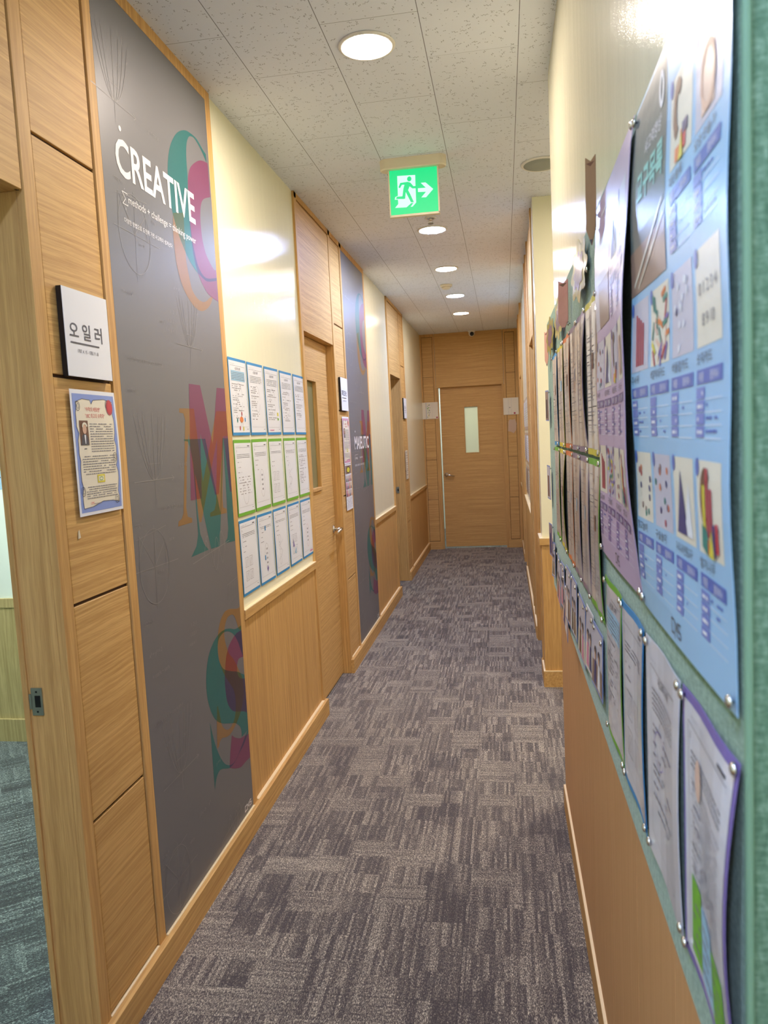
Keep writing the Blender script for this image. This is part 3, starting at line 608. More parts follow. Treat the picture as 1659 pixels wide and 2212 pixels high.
boxes('plate_frame', [(-0.1175, -0.1115, -0.012, 0.012, -0.255, -0.040), (0.1105, 0.1165, -0.012, 0.012, -0.255, -0.040), (-0.1175, 0.1165, -0.012, 0.012, -0.258, -0.248)], 'ivory_plastic', t, bev=0.0008)
F = Flat(ENDW, eps=0.0003); F.sheet(0.222, 0.208, 'sign_green', t=0.014)
fx = lambda L: [(x + 0.4865, z - 2.5268) for x, z in L]
SG = dict(
 door=[(-0.4502, 2.7025), (-0.3659, 2.6992), (-0.3667, 2.6506), (-0.3664, 2.6379), (-0.3669, 2.5758), (-0.3839, 2.559), (-0.3937, 2.5585), (-0.3796, 2.5756), (-0.3899, 2.5752), (-0.4129, 2.5581), (-0.4667, 2.5603), (-0.451, 2.5767), (-0.4515, 2.5966), (-0.451, 2.6136)],
 foot=[(-0.4666, 2.5972), (-0.4635, 2.6091), (-0.451, 2.6136), (-0.4518, 2.5966)],
 run=[(-0.437, 2.6702), (-0.4016, 2.6718), (-0.39, 2.667), (-0.3761, 2.6495), (-0.3650, 2.6499), (-0.3650, 2.6392), (-0.3819, 2.6402), (-0.3943, 2.6505), (-0.4019, 2.6343), (-0.3925, 2.615), (-0.3774, 2.5782), (-0.3912, 2.5787), (-0.4019, 2.6018), (-0.4134, 2.6269), (-0.4175, 2.5976), (-0.4228, 2.5967), (-0.4605, 2.6003), (-0.4562, 2.6098), (-0.4296, 2.6095), (-0.4235, 2.6435), (-0.4177, 2.6604), (-0.4301, 2.661), (-0.4396, 2.6464), (-0.4462, 2.6513)],
 arrow=[(-0.3561, 2.6383), (-0.3195, 2.6375), (-0.3419, 2.6614), (-0.3199, 2.6614), (-0.2849, 2.6285), (-0.32, 2.5945), (-0.3419, 2.596), (-0.3195, 2.6192), (-0.3563, 2.6214)])
F.poly(fx(SG['door']), 'sign_white', 1); F.poly(fx(SG['foot']), 'sign_white', 1); F.poly(fx(SG['run']), 'sign_green', 2); F.disc(-0.3942 + 0.4865, 2.684 - 2.5268, 0.0102, 0.0112, 'sign_green', 2, 20); F.poly(fx(SG['arrow']), 'sign_white', 1)
F.build('sign_face', (-0.4865 - XS, 0.007, 2.5268 - ZC), t)

# smoke detector, sprinkler, speaker, camera
t = empty('smoke_detector', (-0.45, 6.76, ZC), label='round ivory smoke detector on the ceiling between two lights', cat='smoke detector')
bm = bmesh.new(); lathe(bm, [(0.052, 0), (0.052, -0.014), (0.044, -0.018)], n=32); bm_obj('base', bm, ['ivory_plastic'], t)
bm = bmesh.new(); lathe(bm, [(0.038, -0.018), (0.036, -0.032), (0.024, -0.038)], n=32); bm_obj('sensor_head', bm, ['ivory_plastic'], t)
t = empty('sprinkler_head', (-0.386, 4.67, ZC), label='small chrome sprinkler head behind the exit sign', cat='sprinkler')
bm = bmesh.new(); lathe(bm, [(0.020, 0), (0.034, 0), (0.036, -0.003), (0.030, -0.006), (0.020, -0.004)], cap=False, n=28); bm_obj('escutcheon', bm, ['white_plastic'], t)
bm = bmesh.new(); lathe(bm, [(0.007, 0.0), (0.007, -0.016)], n=12)
for s in (-1, 1): tube(bm, [(0.006 * s, 0, -0.014), (0.013 * s, 0, -0.022), (0.004 * s, 0, -0.032)], 0.002, 6)
bm_obj('body', bm, ['chrome'], t)
bm = bmesh.new(); lathe(bm, [(0.004, -0.031), (0.016, -0.034), (0.016, -0.036)], n=16)
for k in range(8): a = k * PI / 4; add_box(bm, 0.013 * math.cos(a) - 0.002, 0.013 * math.cos(a) + 0.002, 0.013 * math.sin(a) - 0.002, 0.013 * math.sin(a) + 0.002, -0.036, -0.030)
bm_obj('deflector', bm, ['steel'], t)
t = empty('ceiling_speaker', (0.222, 3.92, ZC), label='round grey ceiling speaker partly hidden by the right wall', cat='speaker')
bm = bmesh.new(); lathe(bm, [(0.086, 0), (0.098, 0), (0.099, -0.005), (0.092, -0.010), (0.086, -0.008)], cap=False, n=40); bm_obj('rim', bm, ['white_plastic'], t)
bm = bmesh.new(); lathe(bm, [(0.088, -0.003), (0.086, -0.009), (0.05, -0.012)], n=40); bm_obj('grille', bm, ['grey_plastic'], t)
t = empty('security_camera', (-0.362, 9.86, ZC), label='white dome security camera with black lens above the end door', cat='security camera')
bm = bmesh.new(); lathe(bm, [(0.046, 0), (0.046, -0.012), (0.040, -0.018)], n=28); bm_obj('base', bm, ['white_plastic'], t)
bm = bmesh.new(); bmesh.ops.create_uvsphere(bm, u_segments=24, v_segments=14, radius=0.038, matrix=Matrix.Translation((0, 0, -0.036)))
for f in bm.faces: f.smooth = True
h = bm_obj('camera_ball', bm, ['white_plastic'], t)
bm = bmesh.new(); lathe(bm, [(0.026, -0.026), (0.024, -0.039), (0.010, -0.041)], axis='Y', n=24, org=(0.004, 0.0, -0.044)); bm_obj('lens', bm, ['black'], h)

# ---------------------------------------------------------------- printed murals
LET = {'C_teal': [(2.729, 2.538), (2.698, 2.546), (2.654, 2.562), (2.609, 2.563), (2.564, 2.558), (2.532, 2.548), (2.491, 2.528), (2.454, 2.5), (2.419, 2.461), (2.397, 2.422), (2.384, 2.379), (2.381, 2.346), (2.383, 2.305), (2.393, 2.254), (2.417, 2.208), (2.45, 2.167), (2.494, 2.129), (2.55, 2.1), (2.602, 2.086), (2.658, 2.08), (2.747, 2.099), (2.75, 2.11), (2.67, 2.092), (2.622, 2.093), (2.58, 2.117), (2.556, 2.16), (2.54, 2.215), (2.535, 2.282), (2.536, 2.351), (2.543, 2.404), (2.543, 2.444), (2.547, 2.486), (2.557, 2.517), (2.574, 2.54), (2.593, 2.551), (2.626, 2.557), (2.661, 2.548), (2.696, 2.532), (2.73, 2.51)],
 'C_magenta': [(2.74, 2.511), (2.7, 2.505), (2.66, 2.494), (2.615, 2.471), (2.578, 2.446), (2.554, 2.417), (2.543, 2.387), (2.539, 2.352), (2.534, 2.299), (2.533, 2.248), (2.537, 2.197), (2.545, 2.147), (2.568, 2.1), (2.607, 2.062), (2.66, 2.035), (2.749, 2.024), (2.75, 2.137), (2.729, 2.136), (2.692, 2.154), (2.658, 2.18), (2.637, 2.221), (2.631, 2.262), (2.633, 2.298), (2.645, 2.337), (2.674, 2.367), (2.743, 2.394)],
 'C_orange': [(2.4, 2.246), (2.389, 2.178), (2.391, 2.13), (2.396, 2.092), (2.413, 2.052), (2.439, 2.017), (2.477, 1.99), (2.525, 1.97), (2.579, 1.965), (2.629, 1.979), (2.673, 2.004), (2.699, 2.034), (2.668, 2.025), (2.63, 2.006), (2.59, 1.999), (2.55, 2.004), (2.513, 2.024), (2.497, 2.055), (2.486, 2.087), (2.478, 2.116), (2.479, 2.15), (2.481, 2.201), (2.485, 2.269)],
 'M_magenta': [(2.425, 1.707), (2.519, 1.707), (2.597, 1.505), (2.673, 1.707), (2.762, 1.709), (2.772, 1.528), (2.778, 1.322), (2.735, 1.326), (2.705, 1.533), (2.621, 1.326), (2.586, 1.326), (2.491, 1.543), (2.462, 1.324), (2.37, 1.325), (2.401, 1.531)],
 'M_orange': [(2.333, 1.624), (2.451, 1.626), (2.484, 1.379), (2.652, 1.623), (2.756, 1.625), (2.755, 1.532), (2.705, 1.533), (2.654, 1.312), (2.654, 1.274), (2.687, 1.266), (2.685, 1.251), (2.526, 1.254), (2.527, 1.268), (2.568, 1.273), (2.589, 1.298), (2.644, 1.529), (2.444, 1.245), (2.429, 1.247), (2.393, 1.545), (2.364, 1.461), (2.33, 1.304), (2.337, 1.275), (2.37, 1.267), (2.369, 1.253), (2.258, 1.253), (2.264, 1.268), (2.289, 1.274), (2.305, 1.289), (2.33, 1.392), (2.373, 1.588), (2.363, 1.608), (2.33, 1.611)],
 'M_teal': [(2.351, 1.525), (2.531, 1.525), (2.624, 1.259), (2.694, 1.526), (2.765, 1.524), (2.771, 1.137), (2.642, 1.143), (2.676, 1.159), (2.69, 1.192), (2.698, 1.369), (2.699, 1.505), (2.639, 1.293), (2.595, 1.141), (2.513, 1.143), (2.42, 1.412), (2.418, 1.277), (2.428, 1.206), (2.454, 1.169), (2.49, 1.144), (2.34, 1.142), (2.389, 1.171), (2.41, 1.209), (2.41, 1.278), (2.412, 1.441), (2.396, 1.499), (2.381, 1.517), (2.352, 1.52)],
 'S_teal': [(2.766, 0.812), (2.718, 0.81), (2.679, 0.814), (2.632, 0.829), (2.58, 0.838), (2.528, 0.837), (2.476, 0.823), (2.433, 0.798), (2.402, 0.76), (2.385, 0.711), (2.384, 0.664), (2.398, 0.615), (2.427, 0.571), (2.461, 0.541), (2.507, 0.517), (2.576, 0.491), (2.627, 0.471), (2.663, 0.447), (2.679, 0.422), (2.677, 0.398), (2.761, 0.398), (2.767, 0.609), (2.718, 0.633), (2.675, 0.653), (2.612, 0.675), (2.563, 0.695), (2.535, 0.713), (2.511, 0.745), (2.505, 0.777), (2.509, 0.802), (2.525, 0.82), (2.558, 0.829), (2.599, 0.827), (2.64, 0.814), (2.675, 0.792), (2.708, 0.758), (2.734, 0.714), (2.768, 0.672)],
 'S_teal2': [(2.391, 0.566), (2.391, 0.507), (2.391, 0.433), (2.39, 0.327), (2.411, 0.357), (2.438, 0.371), (2.472, 0.365), (2.535, 0.34), (2.59, 0.338), (2.649, 0.352), (2.699, 0.364), (2.767, 0.395), (2.736, 0.395), (2.663, 0.363), (2.613, 0.344), (2.568, 0.341), (2.527, 0.354), (2.49, 0.378), (2.457, 0.416), (2.427, 0.466), (2.407, 0.515)],
 'S_magenta': [(2.773, 0.79), (2.704, 0.794), (2.656, 0.785), (2.615, 0.769), (2.583, 0.743), (2.565, 0.709), (2.551, 0.663), (2.55, 0.617), (2.56, 0.575), (2.586, 0.542), (2.625, 0.517), (2.723, 0.481), (2.766, 0.455), (2.765, 0.598), (2.708, 0.616), (2.684, 0.638), (2.679, 0.658), (2.686, 0.68), (2.707, 0.694), (2.766, 0.684)],
 'S_magenta2': [(2.58, 0.445), (2.607, 0.425), (2.643, 0.407), (2.676, 0.396), (2.769, 0.378), (2.769, 0.284), (2.708, 0.29), (2.649, 0.293), (2.585, 0.315), (2.536, 0.341), (2.558, 0.399)],
 'S_orange': [(2.769, 0.886), (2.733, 0.882), (2.699, 0.887), (2.657, 0.897), (2.608, 0.901), (2.57, 0.891), (2.54, 0.87), (2.518, 0.837), (2.507, 0.795), (2.511, 0.749), (2.533, 0.704), (2.567, 0.662), (2.603, 0.627), (2.63, 0.598), (2.641, 0.566), (2.64, 0.534), (2.629, 0.506), (2.608, 0.486), (2.573, 0.476), (2.542, 0.48), (2.513, 0.496), (2.492, 0.519), (2.482, 0.554), (2.471, 0.594), (2.462, 0.595), (2.447, 0.522), (2.437, 0.454), (2.454, 0.455), (2.463, 0.466), (2.488, 0.471), (2.527, 0.459), (2.569, 0.454), (2.627, 0.467), (2.677, 0.488), (2.713, 0.52), (2.732, 0.555), (2.73, 0.605), (2.698, 0.652), (2.652, 0.706), (2.614, 0.737), (2.593, 0.767), (2.578, 0.802), (2.578, 0.829), (2.594, 0.856), (2.619, 0.873), (2.658, 0.875), (2.689, 0.862), (2.711, 0.83), (2.728, 0.802), (2.768, 0.791)]}
def smooth_poly(p, n=4):
    out = []
    for i in range(len(p)):
        a, b, c, d = p[i - 1], p[i], p[(i + 1) % len(p)], p[(i + 2) % len(p)]
        def corner(q, r, s):
            v, w = (r[0] - q[0], r[1] - q[1]), (s[0] - r[0], s[1] - r[1]); L = math.hypot(*v) * math.hypot(*w)
            return L == 0 or (v[0] * w[0] + v[1] * w[1]) / L < 0.62
        if corner(a, b, c): a = b
        if corner(b, c, d): d = c
        for k in range(n):
            t = k / n
            out.append(tuple(0.5 * ((2 * b[j]) + (-a[j] + c[j]) * t + (2 * a[j] - 5 * b[j] + 4 * c[j] - d[j]) * t * t + (-a[j] + 3 * b[j] - 3 * c[j] + d[j]) * t ** 3) for j in (0, 1)))
    return out
MU0, MV0, MW, MH = 1.964, 0.094, 0.790, 2.642
def mural(dy, label):
    F = Flat(LEFT, eps=0.0003); F.sheet(MW, MH, 'mural', t=0.004)
    faces, own, pts = [], [], []
    def addp(p, k):
        if sum(p[k][0] * p[(k + 1) % len(p)][1] - p[(k + 1) % len(p)][0] * p[k][1] for k in range(len(p))) < 0: p = p[::-1]
        i = len(pts); pts.extend(Vector(q) for q in p); faces.append(list(range(i, i + len(p)))); own.append(k)
    addp([(0.0005, 0.0005), (MW - 0.0005, 0.0005), (MW - 0.0005, MH - 0.0005), (0.0005, MH - 0.0005)], 'B')
    for key, L in LET.items():
        c = {'teal': 'T', 'mage': 'M', 'oran': 'O'}[key.split('_')[1][:4]]
        p = [(u - MU0, v - MV0) for u, v in L]
        addp(p if key.startswith('M_') else smooth_poly(p), c)
    V, E, Fc, _, _, orig = delaunay_2d_cdt(pts, [], faces, 1, 1e-6, True)
    for f, og in zip(Fc, orig):
        ks = set(own[i] for i in og)
        if 'B' not in ks or len(ks) == 1: continue
        m = 'ink_' + ''.join(c for c in 'TMO' if c in ks)
        q = [(V[i].x, V[i].y) for i in f]
        ar = sum(q[i][0] * q[(i + 1) % len(q)][1] - q[(i + 1) % len(q)][0] * q[i][1] for i in range(len(q)))
        F.face(q if ar > 0 else q[::-1], m, F.t + F.eps)
    ch = 'chalk'; L = lambda P: [(u - MU0, v - MV0) for u, v in P]
    def axes_par(u, v, s):      # parabolas standing on an axis with an arrow
        F.stroke(L([(u - .13 * s, v), (u + .13 * s, v)]), .0022, ch); F.stroke(L([(u + .115 * s, v + .008), (u + .13 * s, v), (u + .115 * s, v - .008)]), .002, ch)
        F.stroke(L([(u + .01, v + .2 * s), (u - .003, v - .055 * s)]), .0018, ch)
        for w in (.05, .078, .105): F.stroke(L([(u + x * w * s, v + .19 * s * x * x) for x in [i / 8 - 1 for i in range(17)]]), .0018, ch)
        F.stroke(L([(u - .035 * s, v + .048 * s), (u + .035 * s, v + .048 * s)]), .0016, ch); F.text('x²', u + .09 * s - MU0, v + .14 * s - MV0, .012, ch); F.text('2x²', u + .03 * s - MU0, v + .1 * s - MV0, .012, ch)
    def circ(u, v, s):          # unit circle with sine and cosine legs
        F.ring(u - MU0, v - MV0, .095 * s, .11 * s, .002, ch, n=36); F.stroke(L([(u - .12 * s, v), (u + .16 * s, v - .004)]), .002, ch); F.stroke(L([(u + .01, v + .12 * s), (u - .005, v - .13 * s)]), .0018, ch)
        F.stroke(L([(u, v), (u + .075 * s, v + .067 * s), (u + .075 * s, v)]), .0018, ch); F.stroke(L([(u, v), (u - .085 * s, v + .10 * s), (u - .095 * s, v)]), .0018, ch)
        F.stroke(L([(u - .1 * s, v + .09 * s), (u + .09 * s, v + .11 * s)]), .0016, ch)
        F.text('cos x', u + .02 - MU0, v - .025 - MV0, .012, ch); F.text('sin x', u + .11 * s - MU0, v + .06 * s - MV0, .012, ch); F.text('cotg x', u - .1 * s - MU0, v + .125 * s - MV0, .012, ch)
    def waves(u, v, s):
        F.stroke(L([(u - .12 * s, v - .01), (u + .22 * s, v + .02)]), .0022, ch)
        for a, b in ((.05, 4.5), (.065, 3.2)): F.stroke(L([(u - .02 * s + .2 * s * i / 24, v + a * s * math.sin(b * 3.0 * i / 24)) for i in range(25)]), .0018, ch)
    for (u, v, s) in ((2.125, 1.408, 1.0), (2.06, 2.45, .95), (2.15, .50, 1.0), (2.46, 1.83, .8)): axes_par(u, v, s)
    for (u, v, s) in ((2.08, 1.158, 1.0), (2.12, 2.11, 1.0), (2.07, .20, .9)): circ(u, v, s)
    for (u, v, s) in ((2.47, 1.128, 1.0), (2.5, .13, .7)): waves(u, v, s)
    for s_, u, v, h in (('sin 2x = 2sin x', 2.168, 1.313, .014), ('tg x = 0', 2.30, 1.44, .013), ('sin(x+y)=sin x cos y+cos x sin y', 2.015, 1.748, .012), ('x² + y² = 2', 2.0, .905, .013), ('= cos²x − sin²x', 2.01, .84, .013),
                        ('= sin x cos y + cos x sin y', 2.0, .70, .013), ('sin(x+y)', 2.0, 1.66, .012), ('y = cos x', 2.26, 2.44, .013), ('= −sin²x', 2.02, 1.93, .012), ('cos x²', 2.24, 1.88, .012), ('y = x²', 2.42, .40, .012), ('1   2   1', 2.32, 1.92, .012), ('1  3  3  1', 2.30, 1.89, .012), ('1  4  6  4  1', 2.28, 1.86, .012), ('log x', 2.05, .62, .012), ('12:3+√9', 1.99, 1.0, .012), ('a² + b²', 2.36, 2.0, .012),
                        ('1  2  1', 2.30, .92, .012), ('1 3 3 1', 2.29, .89, .012), ('1 4 6 4 1', 2.27, .86, .012), ('x³', 2.33, .30, .014), ('∫ f(x) dx', 2.25, .30, .012)):
        F.text(s_, u - MU0, v - MV0, h, ch, 2, shear=0.15, bold=-0.004)
    for k in range(7): F.stroke(L([(2.66 + .012 * k, .99), (2.64 + .014 * k, .91 + .004 * k)]), .0014, ch)
    F.stroke(L([(2.64, .99), (2.75, 1.0)]), .0014, ch)
    W = 'mural_white'
    if dy == 0:
        F.text('CREATIVE', 2.039 - MU0, 2.258 - MV0, .0985, W, 3, width=.545, bold=.018)
        F.disc(2.0765 - MU0, 2.3845 - MV0, .0075, .0075, W, 3)
        F.stroke(L([(2.088, 2.209), (2.089, 2.213), (2.060, 2.213), (2.077, 2.196), (2.060, 2.180), (2.089, 2.180), (2.089, 2.184)]), .0022, W, 3)
        F.text('n', 2.074 - MU0, 2.221 - MV0, .005, W, 3); F.text('1', 2.075 - MU0, 2.165 - MV0, .007, W, 3)
        F.text('methods + challenge = thinking power', 2.093 - MU0, 2.189 - MV0, .021, W, 3, width=.482, shear=.12)
        F.text('다양한 방법으로 도전해 가면 사고력이 생겨난다', 2.061 - MU0, 2.130 - MV0, .011, W, 3, width=.312, bold=.006)
    else:
        F.text('MAIEUTIC', 2.105 - MU0, 1.427 - MV0, .087, W, 3, width=.556, bold=.018)
        F.disc(2.144 - MU0, 1.548 - MV0, .0075, .0075, W, 3)
        F.stroke(L([(2.088, 1.385), (2.083, 1.365), (2.090, 1.345)]), .002, W, 3); F.text('(idea)', 2.10 - MU0, 1.357 - MV0, .018, W, 3, width=.09, shear=.1); F.stroke(L([(2.10, 1.386), (2.2, 1.388)]), .002, W, 3); F.text('n', 2.21 - MU0, 1.385 - MV0, .008, W, 3); F.text('= great idea', 2.26 - MU0, 1.360 - MV0, .014, W, 3, width=.12, shear=.1)
        F.text('생각하는 과정에서 사고력이 자라난다', 2.085 - MU0, 1.308 - MV0, .012, W, 3, width=.345, bold=.006)
    # small emblem at the foot
    e = lambda P: L([(2.656 + a * .078, .108 + b * .024) for a, b in P])
    F.stroke(e([(.28, .9), (.05, .9), (.02, .1), (.28, .1)]), .0045, W, 3); F.stroke(e([(.36, 0), (.36, .9), (.5, .35), (.62, .9), (.62, .1)]), .0042, W, 3); F.stroke(e([(.92, .9), (.74, .9), (.74, .55), (.92, .5), (.92, .1), (.72, .1)]), .0042, W, 3); F.text('edu', 2.73 - MU0, .113 - MV0, .005, W, 3)
    o = F.build('wall_mural', (XL - 0.0045, MU0 + dy, MV0)); return tag(o, label, 'mural')
mural(0, 'tall grey mural with white CREATIVE lettering and coloured letters, nearest on the left wall')
mural(3.098, 'narrow-looking grey mural with MAIEUTIC lettering beyond the closed left door')

# ---------------------------------------------------------------- door plates and notices beside the doors
def door_plate(y, name, dates, label, w=.205):
    t = empty('door_plate', (XL, y, 1.681), label=label, cat='sign', group='white name plates beside the doors')
    boxes('backing_board', [(-0.002, .011, 0, w, 0, .209)], 'black', t)
    F = Flat(LEFT); F.sheet(w, .2085, 'paper', t=.0012)
    F.text(name, .018, .094, .030, 'ink', width=.135 if len(name) < 5 else .15, bold=.012); F.rect(.020, .0785, .150, .0825, 'ink', 2); F.text(dates, .048, .058, .0085, 'ink', width=.095)
    F.build('name_sheet', (.011, 0.0005, .0005), t); return t
door_plate(1.692, '오 일 러', '1707. 4. 15 - 1783. 9. 18', 'white name plate beside the nearest doorway, above the scroll notice')
door_plate(4.79, '피타고라스', 'BC 570 - 495', 'white name plate beside the closed left door, above the pink notice')
door_plate(7.885, '가 우 스', '1777 - 1855', 'white name plate beside the dark far doorway')

def scroll_notice(axes, border, seal, title, rng, W=.212, H=.308):
    bend = lambda u, v: 0.0015 + 0.004 * math.sin(PI * v / H) * (u / W)
    F = Flat(axes, bend); F.sheet(W, H, 'paper', nu=3, nv=8, t=.0005)
    F.rect(.008, .008, W - .008, H - .010, border, 1, .05)
    # parchment with torn edges
    P = []
    for i in range(15): P.append((.016 + rng.uniform(0, .003) + (.006 if i % 4 == 2 else 0), .035 + (H - .075) * i / 14))
    P += [(.02, H - .03), (.05, H - .022), (.085, H - .024), (.09, H - .034), (.10, H - .024), (.15, H - .02), (W - .02, H - .026)]
    for i in range(15): P.append((W - .018 - rng.uniform(0, .003) - (.006 if i % 4 == 1 else 0), H - .04 - (H - .075) * i / 14))
    P += [(W - .02, .022), (.16, .028), (.11, .03), (.06, .02), (.02, .018)]
    F.poly(P, 'parchment', 2); F.stroke(P, .0012, 'ink', 3, True)
    for cu, cv in ((.028, H - .04), (W - .045, H - .034), (W - .03, .14), (.022, .06), (W - .032, .03)):
        F.ring(cu, cv, .009, .011, .0012, 'ink', 4); F.ring(cu + .001, cv, .0045, .006, .001, 'ink', 4)
    F.disc(W - .036, H - .04, .016, .02, seal, 5); F.disc(W - .036, H - .04, .012, .015, 'orange' if seal == 'pink' else 'red', 6)
    F.text(title[0], .06, H - .052, .009, 'red', 4, width=.07); F.text(title[1], .058, H - .068, .009, 'red', 4, width=.09)
    # portrait
    F.rect(.028, H - .135, .066, H - .075, 'brown', 4); F.poly([(.03, H - .135), (.036, H - .112), (.048, H - .106), (.060, H - .114), (.064, H - .135)], 'ink', 5); F.disc(.048, H - .096, .009, .012, 'skin', 6); F.ring(.049, H - .090, .009, .008, .005, 'parchment', 7, 0.2, PI); F.poly([(.045, H - .110), (.052, H - .110), (.050, H - .132), (.047, H - .132)], 'paper', 6)
    F.words(.03, .066, H - .145, .002, 'ink', rng, 4)
    for k in range(20): F.words(.074, W - .03, H - .084 - .0062 * k if k < 11 else H - .084 - .0062 * k, .0022, 'ink_grey', rng, 4, .92) if k < 12 else F.words(.03, W - .03, H - .090 - .0062 * k, .0022, 'ink_grey', rng, 4, .92)
    F.rect(.09, .078, .125, .098, 'yellow', 4); F.rect(.094, .082, .12, .094, 'parchment', 5); F.ring(.107, .088, .008, .004, .0015, 'green', 6)
    for k in range(6): F.words(.036, W - .03, .068 - .0055 * k, .002, 'ink_grey', rng, 4, .9)
    F.text('CMS', .05, .026, .006, 'red', 5); F.words(.066, .1, .026, .0015, 'ink_grey', rng, 5)
    return F
rng = random.Random(5)
tag(scroll_notice(LEFT, 'frame_blue', 'sealred', ('"수학의 베토벤"', '"18C 최고의 수학자"'), rng).build('scroll_notice', (XL + .001, 1.703, 1.344)), 'blue-bordered parchment scroll notice with a small portrait and red seal', 'notice')
M['rose'] = plain('rose_border', srgb(206, 150, 170), 0.5)
tag(scroll_notice(LEFT, 'rose', 'pink', ('"만물의 근원은"', '"수이다"'), rng, .205, .305).build('scroll_notice', (XL + .001, 4.815, 1.338)), 'pink-bordered scroll notice under the name plate by the closed door', 'notice')
def collage(y, z, label, muted=False):
    F = Flat(LEFT); F.sheet(.2, .298, 'paper_warm' if muted else 'paper')
    F.rect(.006, .235, .194, .29, 'umber'); F.disc(.1, .262, .05, .02, 'yellow', 2); F.ring(.1, .262, .05, .02, .006, 'hair', 3)
    rr = random.Random(int(y * 10))
    for i in range(4):
        for j in range(3):
            F.rect(.008 + .047 * i, .088 + .048 * j, .05 + .047 * i, .132 + .048 * j, rr.choice(['pic_pink', 'pic_cream', 'pink', 'pic_grey']), 2); F.disc(.029 + .047 * i, .118 + .048 * j, .008, .009, 'skin', 3); F.poly([(.014 + .047 * i, .089 + .048 * j), (.044 + .047 * i, .089 + .048 * j), (.034 + .047 * i, .11 + .048 * j), (.022 + .047 * i, .11 + .048 * j)], rr.choice(['red', 'hair', 'brown', 'orange']), 3)
    for k in range(8): F.words(.02, .18, .072 - .008 * k, .002, 'ink_grey', rr, 2, .7)
    return tag(F.build('photo_notice', (XL + .0015, y, z)), label, 'notice')
collage(4.825, 1.037, 'notice sheet of small photos under the pink scroll notice by the closed door')
F = Flat(LEFT); F.sheet(.2, .30, 'paper_warm'); rr = random.Random(3)
for (a, b, c, d) in ((.02, .24, .18, .285), (.03, .165, .17, .225), (.04, .10, .165, .155), (.03, .04, .17, .09)): F.rect(a, b, c, d, 'umber'); F.rect(a + .008, b + .008, c - .008, d - .008, 'parchment', 2); F.words(a + .01, c - .01, (b + d) / 2, .003, 'ink', rr, 3)
tag(F.build('paper_notice', (XL + .0015, 7.885, 1.05)), 'small cream notice below the name plate by the dark far doorway', 'notice')

# ---------------------------------------------------------------- worksheets
def worksheet(F, W, H, border, seed, style, mb=.0065, paper='paper', top=.013):
    r = random.Random(seed)
    a, b, c, d = mb, top, W - mb, H - top
    if border: F.rect(a, b, c, d, paper, 1, .06)
    lay = 2; u0, u1 = a + .014, c - .014
    F.words(u0, u0 + .06, d - .012, .0012, 'ink_light', r, lay); F.stroke([(u0, d - .018), (u1, d - .018)], .0008, 'ink', lay)
    F.stroke([(u0, b + .022), (u0, d - .018)], .0006, 'ink_grey', lay); F.stroke([(u1, b + .022), (u1, d - .018)], .0006, 'ink_grey', lay); F.stroke([(u0, b + .022), (u1, b + .022)], .0006, 'ink_grey', lay)
    F.words(u1 - .014, u1, b + .012, .0022, 'ink', r, lay)
    y = d - .034
    if style in 'AB':
        F.text('사고력 수학', (u0 + u1) / 2, y, .009, 'ink', lay, center=True, bold=.01)
        if style == 'A': F.rect(u0 + .004, y - .043, u1 - .004, y - .003, 'sky', lay, .06)
        y -= .012
        for k in range(5): F.words(u0 + .008, u1 - .008, y, .0017, 'ink' if style == 'B' else 'ink_grey', r, lay + 1, .95); y -= .0062
        y -= .014
    else:
        F.rect(u1 - .03, d - .014, u1 - .004, d - .0105, 'ink', lay); F.text(str(r.randint(1, 9)), u0 + .006, y, .007, 'ink', lay); y -= .012
        for k in range(r.randint(2, 3)): F.words(u0 + .008, u1 - .008, y, .0017, 'ink', r, lay, .95); y -= .0062
        y -= .012
    k = r.randint(0, 4)
    if style in 'AB' or k == 4:
        while y > b + .05:
            F.words(u0 + .008, u0 + .008 + (u1 - u0 - .02) * r.uniform(.35, 1), y, .0032, r.choice(['pencil', 'ink_light', 'pencil', 'ink_grey']), r, lay, .75); y -= r.choice([.008, .008, .014])
        F.ring((u0 + u1) / 2, (b + d) / 2, .035, .055, .0009, 'pencil', lay + 1, 0, 5.9)
    else:
        for q in range(3): F.words(u0 + .01, u0 + .05, y - .02 * q, .0026, 'pencil', r, lay, .7)
        if k == 0:
            F.ring((u0 + u1) / 2, b + .10, .03, .058, .0009, 'red' if r.random() < .4 else 'pencil', lay, -2.6, 3.3)
            for q in range(4): F.rect((u0 + u1) / 2 - .008, b + .07 + .02 * q, (u0 + u1) / 2 - .003, b + .078 + .02 * q, 'ink', lay); F.rect((u0 + u1) / 2 + .003, b + .07 + .02 * q, (u0 + u1) / 2 + .009, b + .078 + .02 * q, 'ink', lay)
        elif k == 1:
            for q in range(2):
                for p in range(2):
                    x, z = u0 + .02 + .05 * p, b + .045 + .055 * q
                    F.stroke([(x, z), (x + .035, z), (x + .035, z + .038), (x, z + .038)], .0008, 'ink', lay, True); F.stroke([(x, z), (x + .035, z + .038)], .0008, 'pencil', lay); F.ring(x + .017, z + .018, .008, .012, .0008, 'pencil', lay)
        elif k == 2:
            for q in range(4): F.ring(u0 + .05 + .01 * math.sin(q * 2), b + .05 + .034 * q, .012 + .004 * (q % 2), .018, .0009, 'pencil', lay + 1, r.uniform(-2, 0), r.uniform(3.5, 6))
            F.stroke([(u0 + .02, b + .05), (u0 + .09, b + .09), (u0 + .04, b + .12), (u0 + .1, b + .14)], .0008, 'pencil', lay)
        else:
            for q in range(7): F.words(u0 + .012, u1 - .03 * r.random() - .01, y - .06 + .0 - .011 * q, .003, 'pencil', r, lay, .6) if y - .06 - .011 * q > b + .03 else None
            F.ring((u0 + u1) / 2, b + .075, .032, .045, .0009, 'pencil', lay)
W_, H_ = .205, .300
cols = [2.832, 3.052, 3.278, 3.512, 3.742]
